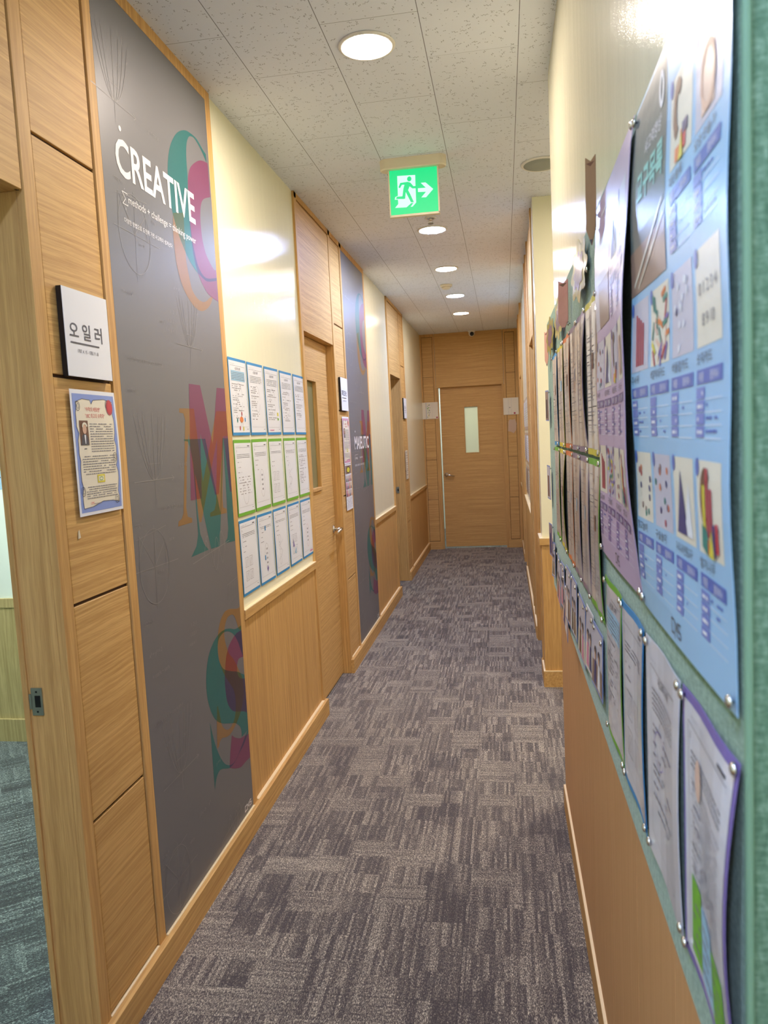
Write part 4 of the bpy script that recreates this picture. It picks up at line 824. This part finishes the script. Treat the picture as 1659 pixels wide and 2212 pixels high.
rows = [(1.535, 'blue', 'top', ''), (1.218, 'green', 'middle', ''), (.902, 'blue', 'bottom', '')]
cn = ['first from the grey mural', 'second from the mural', 'in the centre column', 'second from the closed door', 'last, beside the closed door']
for ri, (z, bc, rn, _) in enumerate(rows):
    for ci, y in enumerate(cols):
        sty = ('A' if ci == 0 else 'B') if ri == 0 else 'C'
        j = random.Random(ri * 7 + ci)
        ph = j.uniform(0, 2)
        F = Flat(LEFT, lambda u, v, ph=ph: .0012 + .0018 * (1 + math.sin(v * 14 + ph)) * .5, rot=j.uniform(-.006, .006)); F.sheet(W_, H_, bc, nu=2, nv=6)
        worksheet(F, W_, H_, True, 100 + ri * 10 + ci, sty, top=.011 if ri != 1 else .013, mb=.006)
        x0 = .02
        if (ri, ci) == (0, 0):
            F.disc(.108, .062, .02, .012, 'orange', 4)
            for px in (.096, .108, .12): F.stroke([(px, .05), (px, .036)], .001, 'brown', 4)
            for px, pz, cc in ((.06, .058, 'teal_ink'), (.15, .062, 'blue'), (.115, .085, 'sealred'), (.085, .028, 'red'), (.125, .026, 'yellow')): F.disc(px, pz, .006, .009, cc, 4)
        if (ri, ci) == (0, 2): F.rect(.155, .085, .175, .1, 'yellow', 4); F.rect(.155, .065, .175, .075, 'green', 4); F.words(.03, .09, .018, .005, 'pink', j, 4)
        if (ri, ci) == (2, 1): F.rect(.09, .225, .102, .245, 'blue', 4); F.rect(.07, .10, .082, .12, 'blue', 4); F.poly([(.09, .06), (.1, .075), (.11, .06), (.1, .045)], 'purple', 4)
        if (ri, ci) == (2, 3): F.poly([(.05, .09), (.06, .13), (.075, .09)], 'purple', 4); F.poly([(.07, .06), (.1, .085), (.1, .05)], 'sky', 4)
        if (ri, ci) == (2, 4): F.rect(.13, .02, .18, .028, 'pink', 4)
        o = F.build('worksheet', (XL - .0115, y, z)); col = 'blue' if bc == 'blue' else 'green'
        tag(o, '%s-bordered worksheet on the left cream wall, %s row, %s' % (col, rn, cn[ci]), 'worksheet', 'framed worksheets on the left cream wall')

# ---------------------------------------------------------------- right notice board
XFB = 0.166      # face of the board
bm = bmesh.new()
vs = [bm.verts.new(p) for p in ((XR - .0005, .575, .925), (XR - .0005, 2.965, .905), (XR - .0005, 2.965, 1.885), (XR - .0005, .575, 1.862), (XFB + .001, .575, .925), (XFB + .004, 2.965, .905), (XFB + .004, 2.965, 1.885), (XFB + .001, .575, 1.862))]
for f in ((0, 1, 2, 3), (4, 7, 6, 5), (0, 4, 5, 1), (3, 2, 6, 7), (0, 3, 7, 4), (1, 5, 6, 2)): bm.faces.new([vs[i] for i in f])
bmesh.ops.recalc_face_normals(bm, faces=bm.faces)
me = bpy.data.meshes.new('notice_board'); bm.to_mesh(me); bm.free()
nb = mesh_obj('notice_board', me, ['fabric']); tag(nb, 'long green fabric notice board on the right wall covered in pinned sheets', 'notice board')
boxes('edge_piping', [(XFB + .0005, XFB + .006, .571, .5785, .925, 1.862)], 'fabric_bead', nb, bev=.0015)

pin_proto = None
def pin(y, z, lift=0.0):
    global pin_proto
    x = XFB - .0035 - lift
    if pin_proto is None:
        bm = bmesh.new(); lathe(bm, [(.0012, .004), (.0012, 0.0), (.0052, 0.0), (.0056, -.0012), (.0045, -.0028), (.002, -.0036)], axis='X', n=14)
        pin_proto = bm_obj('pushpin', bm, ['chrome']); pin_proto.location = (x, y, z)
        tag(pin_proto, 'small silver pushpin holding a sheet to the green board', 'pushpin', 'silver pushpins on the green board'); return pin_proto
    c = pin_proto.copy(); COL.objects.link(c); c.location = (x, y, z); return c

# worksheets in two rows at the far end of the board
farc = [(2.60, .205), (2.37, .215), (2.135, .205), (1.93, .185), (1.745, .175), (1.575, .20)]
bcs = [('blue', 'yellow', 'orange', 'mauve', 'mauve', 'yellow'), ('green', 'yellow', 'orange', 'mauve', 'mauve', 'green')]
where = ['at the far left end', 'second from the far end', 'third from the far end', 'third from the lilac poster', 'second from the lilac poster', 'partly behind the lilac poster']
for ri, (z, h) in enumerate(((1.447, .285), (1.150, .290))):
    for ci, (y, w) in enumerate(farc):
        j = random.Random(50 + ri * 6 + ci); lift = (.003, .002, .005, .002, .010, .003)[ci] if ri == 0 else (.003, .009, .003, .006, .005, .007)[ci]
        bend = lambda u, v, w=w, h=h, lift=lift: .0015 + lift * max(0.0, math.sin(PI * min(1, v / h))) ** 0.8 * max(0.0, u / w) ** 1.6 + .0015 * math.sin(u * 60)
        F = Flat(RIGHTW, bend, rot=j.uniform(-.008, .008)); F.sheet(w, h, bcs[ri][ci], nu=6, nv=10)
        F.rect(.004, .012, w - .004, h - .012, 'lam_paper', 1, .03); r = random.Random(900 + ri * 6 + ci)
        F.stroke([(.015, h - .03), (w - .015, h - .03)], .0008, 'ink', 2); F.text('사고력 수학', w / 2, h - .045, .007, 'ink', 2, center=True, bold=.01)
        yy = h - .06
        while yy > .04:
            F.words(.02, w - .02 - r.random() * .05, yy, .0018, r.choice(['ink', 'ink_grey', 'pencil']), r, 2, .85)
            if r.random() < .3: F.stroke([(.015, yy - .004), (w - .015, yy - .004)], .0007, 'ink_grey', 2)
            yy -= r.choice([.0065, .009, .013])
        if r.random() < .6: F.ring(w * .6, h * .5, .02, .03, .0009, 'red', 3, 0, 5)
        F.rect(w * .55, h * .55, w * .75, h * .65, r.choice(['brown', 'sky', 'ink_light']), 3, .03)
        o = F.build('worksheet', (XFB, y, z))
        tag(o, '%s-edged worksheet in the %s row on the green board, %s' % (bcs[ri][ci], ('upper', 'lower')[ri], where[ci]), 'worksheet', 'worksheets at the far end of the green board')
        pin(y - .006, z + h - .006); pin(y - w + .008, z + .006, .001)
        if ci % 2: pin(y - w + .006, z + h - .006, .001)

# bottom row of four large worksheets near the camera
spec = [(1.345, .188, .272, 'green', 'A', 'green-edged worksheet in the lower row, left of the blue-edged one'), (1.152, .182, .272, 'blue', 'C', 'blue-edged worksheet in the lower row under the blue poster'),
        (.955, .186, .272, None, 'B', 'white worksheet in a clear sleeve in the lower row of the green board'), (.763, .186, .272, 'purple', 'C', 'purple-edged worksheet nearest the camera at the foot of the green board')]
for i, (y, w, h, bc, sty, lab) in enumerate(spec):
    bend = lambda u, v, w=w, h=h, i=i: .0015 + (.012 if i == 3 else .004) * math.sin(PI * min(1, max(0, v / h))) * (u / w) ** 2 + .0015 * math.sin(u * 34 + i)
    F = Flat(RIGHTW, bend); F.sheet(w, h, bc or 'lam_white', nu=6, nv=12)
    worksheet(F, w, h, bool(bc), 300 + i, sty, mb=.007 if bc else .012, top=.010 if bc else .012, paper='lam_white')
    if i == 3:
        F.rect(.03, .018, .068, .095, 'green', 3, .03); F.rect(.07, .016, .118, .088, 'sky', 3, .03); F.rect(.12, .014, .165, .08, 'green', 3, .03)
        r = random.Random(8)
        for (a, b) in ((.034, .064), (.076, .112), (.126, .16)):
            for k in range(4): F.words(a, b, .07 - .014 * k, .0032, 'ink_grey', r, 4, .8)
        F.disc(.06, .20, .012, .02, 'pic_pink', 4)
        for k in range(12): F.words(.03, .16, .19 - .008 * k, .0014, 'ink_grey', r, 3, .9)
    if i == 2: F.ring(.07, .15, .025, .022, .0012, 'purple', 4); F.ring(.12, .14, .016, .03, .001, 'pencil', 4)
    if i == 0: F.ring(.16, .13, .02, .012, .0018, 'sealred', 4, -.5, .7); F.ring(.165, .12, .02, .012, .0018, 'sealred', 4, -.5, .7)
    o = F.build('worksheet', (XFB, y, .974)); tag(o, lab, 'worksheet', 'large worksheets in the lower row of the green board')
    for (a, b) in ((y - .008, 1.238), (y - w + .006, 1.240), (y - .008, .982), (y - w + .006, .984)): pin(a, b, .001)

# the two tall posters
def poster(kind, W, H, aL, aR):
    bg, tb, cell = ('poster_blue', 'table_blue', 'cell_blue') if kind == 'blue' else ('poster_lilac', 'table_violet', 'cell_violet')
    k0 = PI / H
    bend = lambda u, v: .002 + (max(0.0, math.sin(k0 * min(H, max(0, v)))) ** .7) * (aL * max(0, 1 - u / W) ** 2 + aR * max(0, u / W) ** 2.5) + .0012 * math.sin(v * 30 + u * 8)
    F = Flat(RIGHTW, bend, eps=.00025); F.sheet(W, H, bg, nu=12, nv=20, t=.0005); r = random.Random(4 if kind == 'blue' else 6)
    caps = [['', '', '패턴블록', '모양 만들기'], ['주사위', '색깔막대카드', '색돌림카드', '숫자카드'], ['칠교놀이', '구슬놀이', '우리나라전통교구', '쌓기나무']]
    if kind == 'blue': F.rect(.0, H - .21, .172, H - .004, 'slate', 1, .02); F.rect(.0, H - .21, .172, H - .16, 'umber', 2, .02); F.text('사고력향상', .07, H - .07, .012, 'paper', 3, width=.08); F.text('교구목록', .035, H - .112, .026, 'mint_ink', 3, width=.125, bold=.03); F.ring(.15, H - .035, .008, .014, .006, 'paper', 3)
    else: F.rect(.0, H - .2, .172, H - .06, 'pic_grey', 1, .02); F.rect(.05, H - .13, .172, H - .2, 'umber', 2, .02); F.words(.06, .15, H - .03, .004, 'paper', r, 3)
    if kind == 'blue': F.stroke([(.02, H - .2), (.16, H - .14)], .004, 'pic_cream', 3); F.stroke([(.04, H - .205), (.165, H - .155)], .003, 'pic_cream', 3)
    for row in range(3):
        zt = H - .050 - .170 * row
        for col in range(4):
            if row == 0 and col < 2: continue
            u = .006 + .0925 * col; w = .080
            F.rect(u, zt - .078, u + w, zt, [['pic_cream', 'pic_grey'], ['pic_grey', 'pic_cream'], ['pic_cream', 'pic_grey']][row][col % 2] if not (row == 2 and col == 3) else 'pic_cream', 1, .03)
            F.disc(u + .004, zt - .006, .006, .008, tb, 3, 12)
            cx, cz = u + w / 2, zt - .042; q = (row * 4 + col + (0 if kind == 'blue' else 5)) % 9
            if q == 2:      # bead necklace over bright blocks
                F.ring(cx - .01, cz + .01, .012, .02, .012, 'brown', 3, 1.0, 4.2); F.rect(cx, cz - .03, cx + .02, cz - .012, 'red', 3); F.rect(cx - .018, cz - .034, cx - .002, cz - .022, 'orange', 4); F.rect(cx + .008, cz - .018, cx + .026, cz - .008, 'navy', 4); F.poly([(cx - .004, cz - .036), (cx + .012, cz - .036), (cx + .006, cz - .012)], 'yellow', 5)
            elif q == 3: F.rect(cx - .02, cz - .03, cx + .02, cz + .02, 'pic_pink', 3, .02); F.ring(cx, cz - .005, .02, .022, .006, 'skin', 4)
            elif q == 4:
                for k in range(4): F.rect(cx - .018 + .01 * k, cz - .03, cx - .011 + .01 * k, cz + .028 - .004 * k, 'sealred', 3)
            elif q == 5:
                for k in range(26):
                    a, b, an = u + .006 + r.random() * (w - .012), zt - .006 - r.random() * .066, r.random() * PI
                    F.stroke([(a - .008 * math.cos(an), b - .008 * math.sin(an)), (a + .008 * math.cos(an), b + .008 * math.sin(an))], .005, r.choice(['sealred', 'yellow', 'teal_ink', 'pic_pink', 'orange', 'purple']), 3)
            elif q in (6, 8, 0):
                for k in range(12): F.disc(cx + r.uniform(-.032, .032), cz + r.uniform(-.03, .03), .004, .004, r.choice(['sealred', 'teal_ink', 'orange', 'navy', 'umber'] if q != 6 else ['paper', 'paper', 'sealred', 'navy']), 3, 8)
            elif q == 7 and row == 1: F.text('0 1 2 3 4', cx - .03, cz + .005, .010, 'ink_grey', 3, width=.06); F.text('8 9 10', cx - .02, cz - .02, .010, 'ink_grey', 3, width=.04)
            else: F.poly([(cx - .03, cz - .03), (cx - .01, cz + .03), (cx + .012, cz - .03)], 'navy', 3); F.poly([(cx, cz - .03), (cx + .03, cz - .03), (cx + .02, cz + .02)], 'paper', 3)
            if row == 2 and col == 3:
                for k, (c_, h_) in enumerate((('yellow', .042), ('sealred', .056), ('sealred', .04))): F.rect(cx - .02 + .011 * k, cz - .02, cx - .012 + .011 * k, cz - .02 + h_, c_, 4)
                F.poly([(cx - .026, cz - .03), (cx - .008, cz - .036), (cx - .006, cz - .016), (cx - .024, cz - .01)], 'teal_ink', 5); F.rect(cx + .008, cz - .034, cx + .018, cz - .014, 'navy', 5); F.rect(cx + .02, cz - .03, cx + .028, cz - .006, 'red', 5)
            F.text(caps[row][col] or '교구', u, zt - .091, .0075, 'ink', 3, width=min(w * .8, .0125 * max(2, len(caps[row][col]))))
            F.rect(u, zt - .108, u + w, zt - .096, tb, 2, .03); F.text('제품', u + .008, zt - .1055, .006, 'paper', 3); F.text('활용예시', u + .044, zt - .1055, .006, 'paper', 3, width=.026)
            if row < 2 or True:
                for k in range(4):
                    zz = zt - .1095 - .0105 * (k + 1); F.rect(u, zz, u + .027, zz + .0095, cell, 2); F.words(u + .005, u + .022, zz + .003, .003, 'paper', r, 3, .8)
                    F.stroke([(u + .028, zz - .0004), (u + w, zz - .0004)], .0007, 'paper', 2)
                    if r.random() < .5: F.words(u + .032, u + .032 + r.random() * .03 + .01, zz + .004, .0025, 'table_blue', r, 2, .7)
    u = W * .44
    F.stroke([(u + .010, .024), (u, .024), (u, .010), (u + .010, .010)], .002, 'ink', 3); F.stroke([(u + .014, .006), (u + .014, .024), (u + .019, .014), (u + .024, .024), (u + .024, .010)], .0018, 'ink', 3); F.stroke([(u + .038, .024), (u + .029, .024), (u + .029, .017), (u + .038, .016), (u + .038, .010), (u + .028, .010)], .0018, 'ink', 3)
    return F
tag(poster('lilac', .403, .575, .003, .020).build('teaching_aid_poster', (XFB, 1.371, 1.283)), 'lilac poster of teaching aids with small photos and tables, left of the blue one', 'poster')
tag(poster('blue', .384, .578, .010, .005).build('teaching_aid_poster', (XFB, .965, 1.280)), 'light blue poster of teaching aids, nearest the camera on the green board', 'poster')
for (a, b) in ((1.36, 1.292), (.977, 1.292), (1.36, 1.85), (.977, 1.85), (.957, 1.29), (.589, 1.29), (.957, 1.845), (.589, 1.845)): pin(a, b, .002)

# strip of pinned snapshots along the bottom of the board
snaps = [(2.86, .15, .96, .125, .10), (2.63, .16, .935, .15, -.12), (2.44, .13, .945, .14, .05), (2.37, .15, .92, .13, -.28), (2.23, .17, .955, .155, .03), (2.055, .18, .965, .15, .02), (1.86, .17, .965, .145, -.03), (1.675, .13, .985, .135, .02), (1.545, .155, .99, .125, .04)]
cap = ['furthest along the strip', 'dark snapshot second from the far end', 'upright snapshot between the tilted ones', 'strongly tilted snapshot', 'snapshot under the orange-edged sheets', 'tall snapshot in the middle of the strip', 'snapshot with a figure in pink', 'plain grey snapshot third from the green-edged sheet', 'rounded snapshot next to the green-edged sheet']
for i, (y, w, z, h, rot) in enumerate(snaps):
    w = min(w, .15); r = random.Random(70 + i); lift = r.uniform(.006, .014)
    F = Flat(RIGHTW, lambda u, v, w=w, h=h, lift=lift: .002 + lift * .5 * (1 - min(1, max(0, v / h))) * (max(0, 1 - u / w) + .5 * max(0, u / w) ** 2), rot=rot); F.sheet(w, h, 'frame_blue' if i != 7 else 'paper', nu=4, nv=5)
    F.rect(.005, .005, w - .005, h - .005, 'pic_grey', 1, .04); F.rect(.006, .006, w - .006, h * .42, r.choice(['umber', 'pic_cream', 'pic_pink']), 2, .04)
    for k in range(2):
        cx = w * (.33 + .34 * k); c = ['hair', 'brown', 'pink', 'navy', 'paper'][(i + k) % 5]
        F.poly([(cx - .018, .01), (cx + .018, .01), (cx + .012, h * .45), (cx - .012, h * .45)], c, 3); F.disc(cx, h * .55, .009, .012, 'skin', 4); F.ring(cx, h * .58, .009, .009, .006, 'hair', 5, 0, PI)
    o = F.build('snapshot', (XFB, y, z)); tag(o, '%s on the green board' % (cap[i] if 'snapshot' in cap[i] else 'small blue-edged snapshot ' + cap[i]), 'photo print', 'snapshots along the bottom of the green board')
    pin(y - .02, z + h - .008 + rot * -.02); pin(y - w + .015, z + h - .01, .001)
for k, (y, z, h) in enumerate(((2.92, 1.53, .11), (2.945, 1.24, .125), (2.92, 1.03, .12))):
    F = Flat(RIGHTW, lambda u, v: .003 + .008 * (1 - min(1, u / .12)) , rot=.03 * (k - 1)); F.sheet(.09, h, 'frame_blue', nu=3, nv=3); F.rect(.004, .004, .086, h - .004, ['umber', 'pic_grey', 'mauve'][k], 1, .05); F.rect(.02, .01, .06, h * .7, ['hair', 'brown', 'navy', 'umber'][k], 2, .05)
    tag(F.build('snapshot', (XFB, y, z)), ['dark snapshot at the far edge of the green board, uppermost of those by the pillar', 'blue-edged snapshot hanging off the far edge of the green board', 'lowest snapshot by the far edge of the green board', 'snapshot tucked beside the far green-edged worksheet'][k], 'photo print'); pin(y - .075, z + h - .01)

# laminated paper cut-outs along the top
def cutout(kind, y, z, w, h, rot, label, lift=.01):
    P = []
    F = Flat(RIGHTW, lambda u, v: .004 + lift * max(0, 1 - u / w) + .001 * math.sin(v * 50), rot=rot, eps=.0004); F.t = .0008
    if kind == 'flower':
        for k in range(40):
            a = 2 * PI * k / 40; q = 1 + .16 * math.cos(8 * a); P.append((w / 2 + w / 2 * q * .86 * math.cos(a), h / 2 + h / 2 * q * .86 * math.sin(a)))
        F.poly(P, 'lam_yellow', 0); F.poly([(p[0], p[1]) for p in P][::-1], 'lam_yellow', -2)
        F.poly([(w / 2 + (p[0] - w / 2) * .62, h / 2 + (p[1] - h / 2) * .62) for p in P], 'lam_purple', 1)
        for k in range(5): F.stroke([(w * .3 + .1 * w * k, h * .3), (w * .3 + .1 * w * k, h * .7)], .0025, 'lam_paper', 3)
    else:
        P = [(0, h * .2), (w * .5, 0), (w, h * .2), (w, h), (w * .5, h * .94), (0, h)]
        F.poly(P, 'lam_pink' if kind == 'pencil' else 'lam_strip', 0); F.poly(P, 'lam_pink' if kind == 'pencil' else 'lam_strip', -2); F.poly([(w * .35, h * .07), (w * .5, 0), (w * .65, h * .07)], 'ink', 1)
        F.rect(w * .1, h * .86, w * .9, h * .93, 'brown', 1)
    o = F.build('paper_cutout', (XFB, y, z)); return tag(o, label, 'paper cut-out', 'laminated paper cut-outs along the top of the green board')
cutout('pencil', 2.80, 1.715, .045, .125, .1, 'pink pencil-shaped cut-out at the far top corner of the green board')
cutout('flower', 2.70, 1.735, .26, .125, 0, 'yellow and purple flower cut-out furthest along the top of the board'); pin(2.62, 1.76)
cutout('flower', 2.28, 1.735, .20, .120, .03, 'narrow yellow flower cut-out, middle one of the three'); pin(2.2, 1.84)
cutout('pencil', 1.96, 1.735, .04, .12, -.05, 'brown strip cut-out beside the middle flower', .02); pin(1.93, 1.75)
cutout('flower', 1.72, 1.745, .24, .125, 0, 'large purple and yellow flower cut-out nearest the lilac poster'); pin(1.5, 1.79); pin(1.69, 1.84)
cutout('strip', 1.36, 1.80, .020, .14, -.08, 'curled brown paper strip standing above the board edge by the lilac poster', .014); pin(1.352, 1.825, .004)

# ---------------------------------------------------------------- right far wall: glossy sleeves
n_ = 0
for ri, z in enumerate((1.50, 1.19, .88)):
    for ci in range(6):
        y = 7.82 - ci * .262
        j = random.Random(ri * 9 + ci); F = Flat(RIGHTW, lambda u, v: .002 + .004 * math.sin(PI * min(1, v / .28))); F.sheet(.215, .285, 'lam_paper', nu=1, nv=3); F.rect(.02, .03, .195, .26, ['pic_cream', 'paper', 'umber'][j.randint(0, 2)], 1)
        for k in range(8): F.words(.03, .18, .23 - .02 * k, .004, 'ink_grey', j, 2)
        tag(F.build('plastic_sleeve', (xw + .0115, y, z)), 'glossy sheet sleeve among those on the far right cream wall', 'sheet sleeve', 'glossy sleeves on the far right wall')

# paper bands taped across both sides of the end door
F = Flat(ENDW, lambda u, v: .002); F.sheet(.205, .212, 'paper_warm')
F.rect(.048, .004, .056, .208, 'ink_light'); F.rect(.06, .01, .10, .2, 'parchment'); r = random.Random(1)
for k in range(26): F.disc(.066 + r.random() * .034, .02 + r.random() * .17, .004, .006, r.choice(['ink', 'ink', 'yellow', 'green']), 2, 7)
F.rect(.178, .006, .198, .026, 'sealred', 2)
F.stroke([(.13, .01), (.13, .205)], .001, 'ink_light', 2)
tag(F.build('paper_banner', (-1.035, YE - .0005, 1.702)), 'cream paper banner with a flower drawing taped left of the end door', 'banner')
F = Flat(ENDW, lambda u, v: .002); F.sheet(.19, .212, 'paper_warm'); F.rect(.02, .004, .06, .208, 'parchment'); F.stroke([(.062, .004), (.062, .208)], .0015, 'ink_light', 2); F.stroke([(.10, .004), (.10, .208)], .0015, 'ink_light', 2); F.disc(.08, .09, .006, .005, 'ink', 2); F.rect(.128, .006, .15, .028, 'sealred', 2)
tag(F.build('paper_banner', (.001, YE - .0005, 1.703)), 'cream paper banner with a red square taped right of the end door', 'banner')
M['residue'] = plain('tape_residue', srgb(196, 168, 142), 0.6)
F = Flat(ENDW); F.t = 0; F.poly([(0, .03), (.01, .16), (.03, .18), (.06, .17), (.09, .185), (.11, .12), (.10, .04), (.07, .0), (.04, .02)], 'residue', 1)
F.poly([(0, .03), (.01, .16), (.03, .18), (.06, .17), (.09, .185), (.11, .12), (.10, .04), (.07, .0), (.04, .02)], 'residue', 2)
tag(F.build('tape_residue', (.05, YE - .0005, 1.465)), 'pale patch of torn tape residue right of the end door', 'tape residue')
# sheet seen through the left doorway
F = Flat(ENDW); F.sheet(.42, .6, 'sky'); r = random.Random(2); F.rect(.0, .46, .42, .5, 'blue', 1)
for k in range(14): F.words(.03, .39, .06 + .027 * k, .006, r.choice(['ink', 'teal_ink', 'ink_grey']), r, 2); 
for k in range(4): F.rect(.02, .1 + .1 * k, .4, .108 + .1 * k, 'yellow', 1)
tag(F.build('wall_chart', (-2.93, 3.57, 1.33)), 'pale blue wall chart seen through the left doorway', 'poster')
F = Flat(LEFT); F.t = .0002; F.poly([(0, 0), (.012, .002), (.008, .022), (.003, .018)], 'tape', 1); F.poly([(0, 0), (.012, .002), (.008, .022), (.003, .018)], 'tape', 2)
tag(F.build('tape_scrap', (XL - .003, 1.694, 1.292)), 'tiny torn scrap of tape below the blue scroll notice', 'tape')
